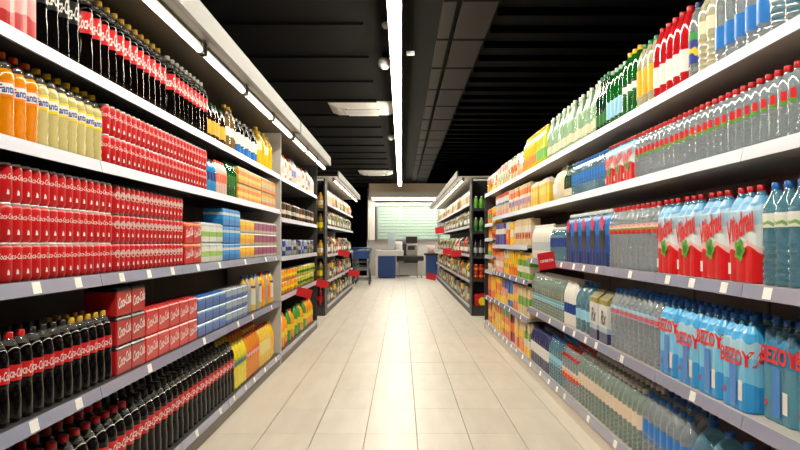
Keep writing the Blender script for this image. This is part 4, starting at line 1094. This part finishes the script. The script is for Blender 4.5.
PAL = [('white', (232,228,220)), ('cream', (222,206,170)), ('brown', (130,90,56)), ('yellow', (226,180,50)), ('red', (186,44,40)), ('green', (96,130,60)), ('black', (40,36,34)), ('orange', (226,130,50)), ('olive', (120,110,60)), ('grey', (160,158,154))]
def jar(nm, r, h, c, lid):
    return Proto('glass_jar', 'jar', 2*r+.002, 2*r+.002, h, [('body', lathe('body', [(r*.9, 0), (r, .01), (r, h*.74), (r*.8, h*.84), (r*.8, h*.86)], c, 12), None, []), ('lid', lathe('lid', [(r*.84, h*.85), (r*.86, h*.87), (r*.86, h*.99), (r*.8, h)], lid, 12), None, []), ('label', band('label', M_white2, r+.001, h*.2, h*.55, 12), None, [])])
FARP = {}
def far_item(kind, ci):
    k = (kind, ci)
    if k not in FARP:
        nm, rgb = PAL[ci]; m = mat('far_'+nm, rgb, .4, noise=.2, nscale=30)
        alt = mat('far_'+PAL[(ci+3) % 10][0], PAL[(ci+3) % 10][1], .4, noise=.2, nscale=30)
        if kind == 'bag': FARP[k] = bag('food_bag', .16, .34, .30, m, alt)
        elif kind == 'jar': FARP[k] = jar(nm, .085, .22, m, alt)
        elif kind == 'box': FARP[k] = carton('food_box', .12, .30, .26, m, [(.2, .6, alt)], cat='box')
        else: FARP[k] = bottle('food_bottle', 'plain', .075, .30, m, mat('far_cap'+nm, PAL[(ci+5) % 10][1], .4), [(.25, .55, alt, None)])
    return FARP[k]
def far_run(side, lip, y0, y1, where, zs):
    names = ['bottom', 'fourth', 'middle', 'second', 'top']
    mix = [(('bottle', 'jar', 'box'), (6, 2, 8, 3, 6, 9)), (('jar', 'box', 'bottle'), (3, 6, 6, 4, 8, 2)), (('jar', 'bottle'), (6, 5, 6, 1, 4, 2)), (('jar', 'bottle'), (6, 8, 5, 2, 6, 9)), (('bag',), (0, 1, 0, 7, 0, 2, 0))]
    for li, z in enumerate(zs):
        y = y0; cnt = {}
        while True:
            kind = random.choice(mix[li][0]); ci = random.choice(mix[li][1]); p = far_item(kind, ci)
            if y+p.wy > y1: break
            nm = PAL[ci][0]+' '+p.name.replace('_', ' '); cnt[nm] = cnt.get(nm, 0)+1
            place(p, (lip+side*(.03+p.wx/2), y+p.wy/2, z+.0005), 0 if side < 0 else PI, ordinal(cnt[nm])+' '+nm+' from near end, '+names[li]+' shelf, '+where, nm+'s on the '+where)
            y += p.wy+random.uniform(.02, .08)
far_run(-1, LC, 14.55, 21.95, 'far left run', ZC)
far_run(1, LD, 14.55, 28.1, 'far right run', ZC)

# ================================================================== CHECKOUT
M_cblue = mat('checkout_blue', (34,72,140), .45)
M_cwhite = mat('checkout_white', (246,245,242), .35)
M_cblack = mat('register_black', (22,22,24), .4)
M_cgrey = mat('register_grey', (176,170,160), .45)
YC = 28.9
def X_(px, d=YC): return bx(px, d)
def Z_(py, d=YC): return bz(py, d)
t = thing('checkout_counter', 'blue checkout counter with white top at the end of the aisle', 'counter', (X_(385), YC, 0))
w0, w1 = X_(378)-X_(385), X_(395.5)-X_(385)
obj('panel', rbox('panel', M_cblue, w0, w1, 0, .9, .02, Z_(256), .01), t)
obj('kick', bbox('kick', M_cblack, w0+.03, w1-.03, .03, .9, 0, .02), t)
obj('worktop', rbox('worktop', M_cwhite, X_(375)-X_(385), X_(403.5)-X_(385), -.08, 1.0, Z_(256)+.001, Z_(250), .02), t)
obj('belt', bbox('belt', M_cblack, w0+.1, w1, .1, .85, Z_(250), Z_(250)+.012), t)
obj('side_post', bbox('side_post', M_cwhite, X_(375.5)-X_(385), X_(378)-X_(385)-.01, 0, .12, 0, Z_(256)), t)
t = thing('checkout_counter', 'narrow blue checkout side panel beside the far right run', 'counter', (X_(432), YC+.3, 0))
obj('panel', rbox('panel', M_cblue, X_(426.5)-X_(432), X_(438)-X_(432), 0, .8, .02, Z_(255.5), .01), t)
obj('kick', bbox('kick', M_cblack, X_(427)-X_(432), X_(437.5)-X_(432), .02, .8, 0, .02), t)
obj('worktop', rbox('worktop', M_cblack, X_(424.5)-X_(432), X_(439)-X_(432), -.05, .85, Z_(255.5)+.001, Z_(253.5), .01), t)
t = thing('cash_register', 'black cash desk with monitor and grey printer between blue counters', 'register', (X_(411), YC+.25, 0))
c0 = 411
def R_(px): return X_(px)-X_(c0)
obj('desk', rbox('desk', M_cblack, R_(396.5), R_(424), 0, .7, Z_(261), Z_(256), .02), t)
obj('drawer', rbox('drawer', M_cblack, R_(404), R_(418), .02, .5, Z_(263), Z_(261)-.001, .01), t)
obj('printer', rbox('printer', M_cgrey, R_(406.5), R_(417.5), .1, .5, Z_(256)+.001, Z_(244), .03), t)
obj('printer_slot', bbox('printer_slot', M_cblack, R_(408), R_(415), .09, .1, Z_(250), Z_(246)), t)
obj('monitor', rbox('monitor', M_cblack, R_(406), R_(417.5), .25, .32, Z_(243), Z_(236.5), .01), t)
obj('monitor_back', rbox('monitor_back', M_cgrey, R_(405.5), R_(418), .321, .36, Z_(243.5), Z_(235.5), .01), t)
obj('stand', bbox('stand', M_cgrey, R_(411), R_(413), .3, .34, Z_(244), Z_(243)), t)
for px in (398, 417, 421): obj('leg', bbox('leg', M_cgrey, R_(px), R_(px)+.05, .2, .26, 0, Z_(261)), t)
obj('modesty_panel', bbox('modesty_panel', M_cwhite, R_(398), R_(417)+.05, .55, .58, .08, .62), t)
t = thing('office_chair', 'black chair back behind the cash desk', 'chair', (X_(403), YC+1.8, 0))
obj('backrest', rbox('backrest', M_cblack, -.2, .2, 0, .06, .72, 1.2, .05), t); obj('seat', rbox('seat', M_cblack, -.22, .22, -.45, 0, .5, .58, .03), t)
obj('column', lathe('column', [(.03, .08), (.03, .5)], M_cgrey, 8), t, (0, -.2, 0)); obj('foot', lathe('foot', [(.25, 0), (.26, .03), (.04, .08)], M_cblack, 10), t, (0, -.2, 0))
t = thing('acrylic_screen', 'clear upright screen standing on the white checkout top', 'screen', (X_(391.5), YC+.6, Z_(250)))
obj('pane', bbox('pane', mat('acrylic', (226,236,244), .05, alpha=.4), -.14, .14, 0, .01, .02, Z_(232)-Z_(250)), t)
obj('foot', bbox('foot', M_cgrey, -.15, .15, -.05, .06, 0.012, .03), t)
for k, (px, c, lab) in enumerate(((398.5, M_cwhite, 'white plastic bag on the checkout top beside the screen'), (431.5, M_pinkw, 'pinkish bag on the narrow blue counter'))):
    p = bag('shopping_bag', .2, .26, .28, c); zz = Z_(250) if k == 0 else Z_(253.5)
    place(p, (X_(px), YC+.5 if k else YC+.3, zz+(.013 if k == 0 else .001)), -PI/2, lab, 'bags at the checkout')

# nested shopping trolleys left of the checkout
M_wire = mat('trolley_wire', (120,122,124), .35, metal=.7)
M_tplastic = mat('trolley_grey', (58,60,64), .45)
def trolley(x, y, label, rz=0):
    t = thing('shopping_trolley', label, 'trolley', (x, y, 0), rz, 'nested shopping trolleys')
    w0, w1, l0, l1, zb, zt = .19, .27, -.45, .45, .42, .98
    bsk = obj('basket_rim', tube('basket_rim', M_wire, [(-w0, l0, zt-.06), (w0, l0, zt-.06), (w1, l1, zt), (-w1, l1, zt), (-w0, l0, zt-.06)], .012), t)
    for k in range(7):
        u = k/6; yy = l0+(l1-l0)*u; ww = w0+(w1-w0)*u; zz = zt-.06+.06*u
        obj('wire', tube('wire', M_wire, [(-ww, yy, zz), (-ww*.8, yy*.86, zb), (ww*.8, yy*.86, zb), (ww, yy, zz)], .006, 5), bsk)
    for k in range(4):
        u = (k+.5)/4; zz = zb+(zt-zb)*u
        obj('wire', tube('wire', M_wire, [(-w1*(.8+.2*u), l1*(.86+.14*u), zz), (-w0*(.8+.2*u), l0*(.86+.14*u), zz-.03*u), (w0*(.8+.2*u), l0*(.86+.14*u), zz-.03*u), (w1*(.8+.2*u), l1*(.86+.14*u), zz)], .006, 5), bsk)
    obj('chassis', tube('chassis', M_tplastic, [(-w1*.8, l1*.9, zb), (-w1*.9, l1, .14), (-w0, l0, .12), (w0, l0, .12), (w1*.9, l1, .14), (w1*.8, l1*.9, zb)], .016), t)
    obj('handle', tube('handle', M_cblue, [(-w1, l1+.08, zt+.06), (w1, l1+.08, zt+.06)], .02, 8), t)
    obj('child_seat', rbox('child_seat', M_cblue, -.22, .22, l1-.22, l1-.19, zt-.24, zt-.02, .01), t)
    for sx in (-1, 1):
        obj('handle_arm', tube('handle_arm', M_wire, [(sx*w1, l1, zt), (sx*w1, l1+.08, zt+.06)], .012), t)
        for yy, ww in ((l0+.05, w0), (l1-.05, w1*.9)):
            obj('wheel', tube('wheel', M_tplastic, [(sx*ww-.014, yy, .055), (sx*ww+.014, yy, .055)], .055, 12), t)
            obj('caster', bbox('caster', M_wire, sx*ww-.018, sx*ww+.018, yy-.02, yy+.02, .111, .13), t)
for k in range(3):
    trolley(bx(362, 24.6)-.02*k, 24.4+1.0*k, ('nearest', 'middle', 'farthest')[k]+' grey wire shopping trolley left of the checkout', rz=PI)
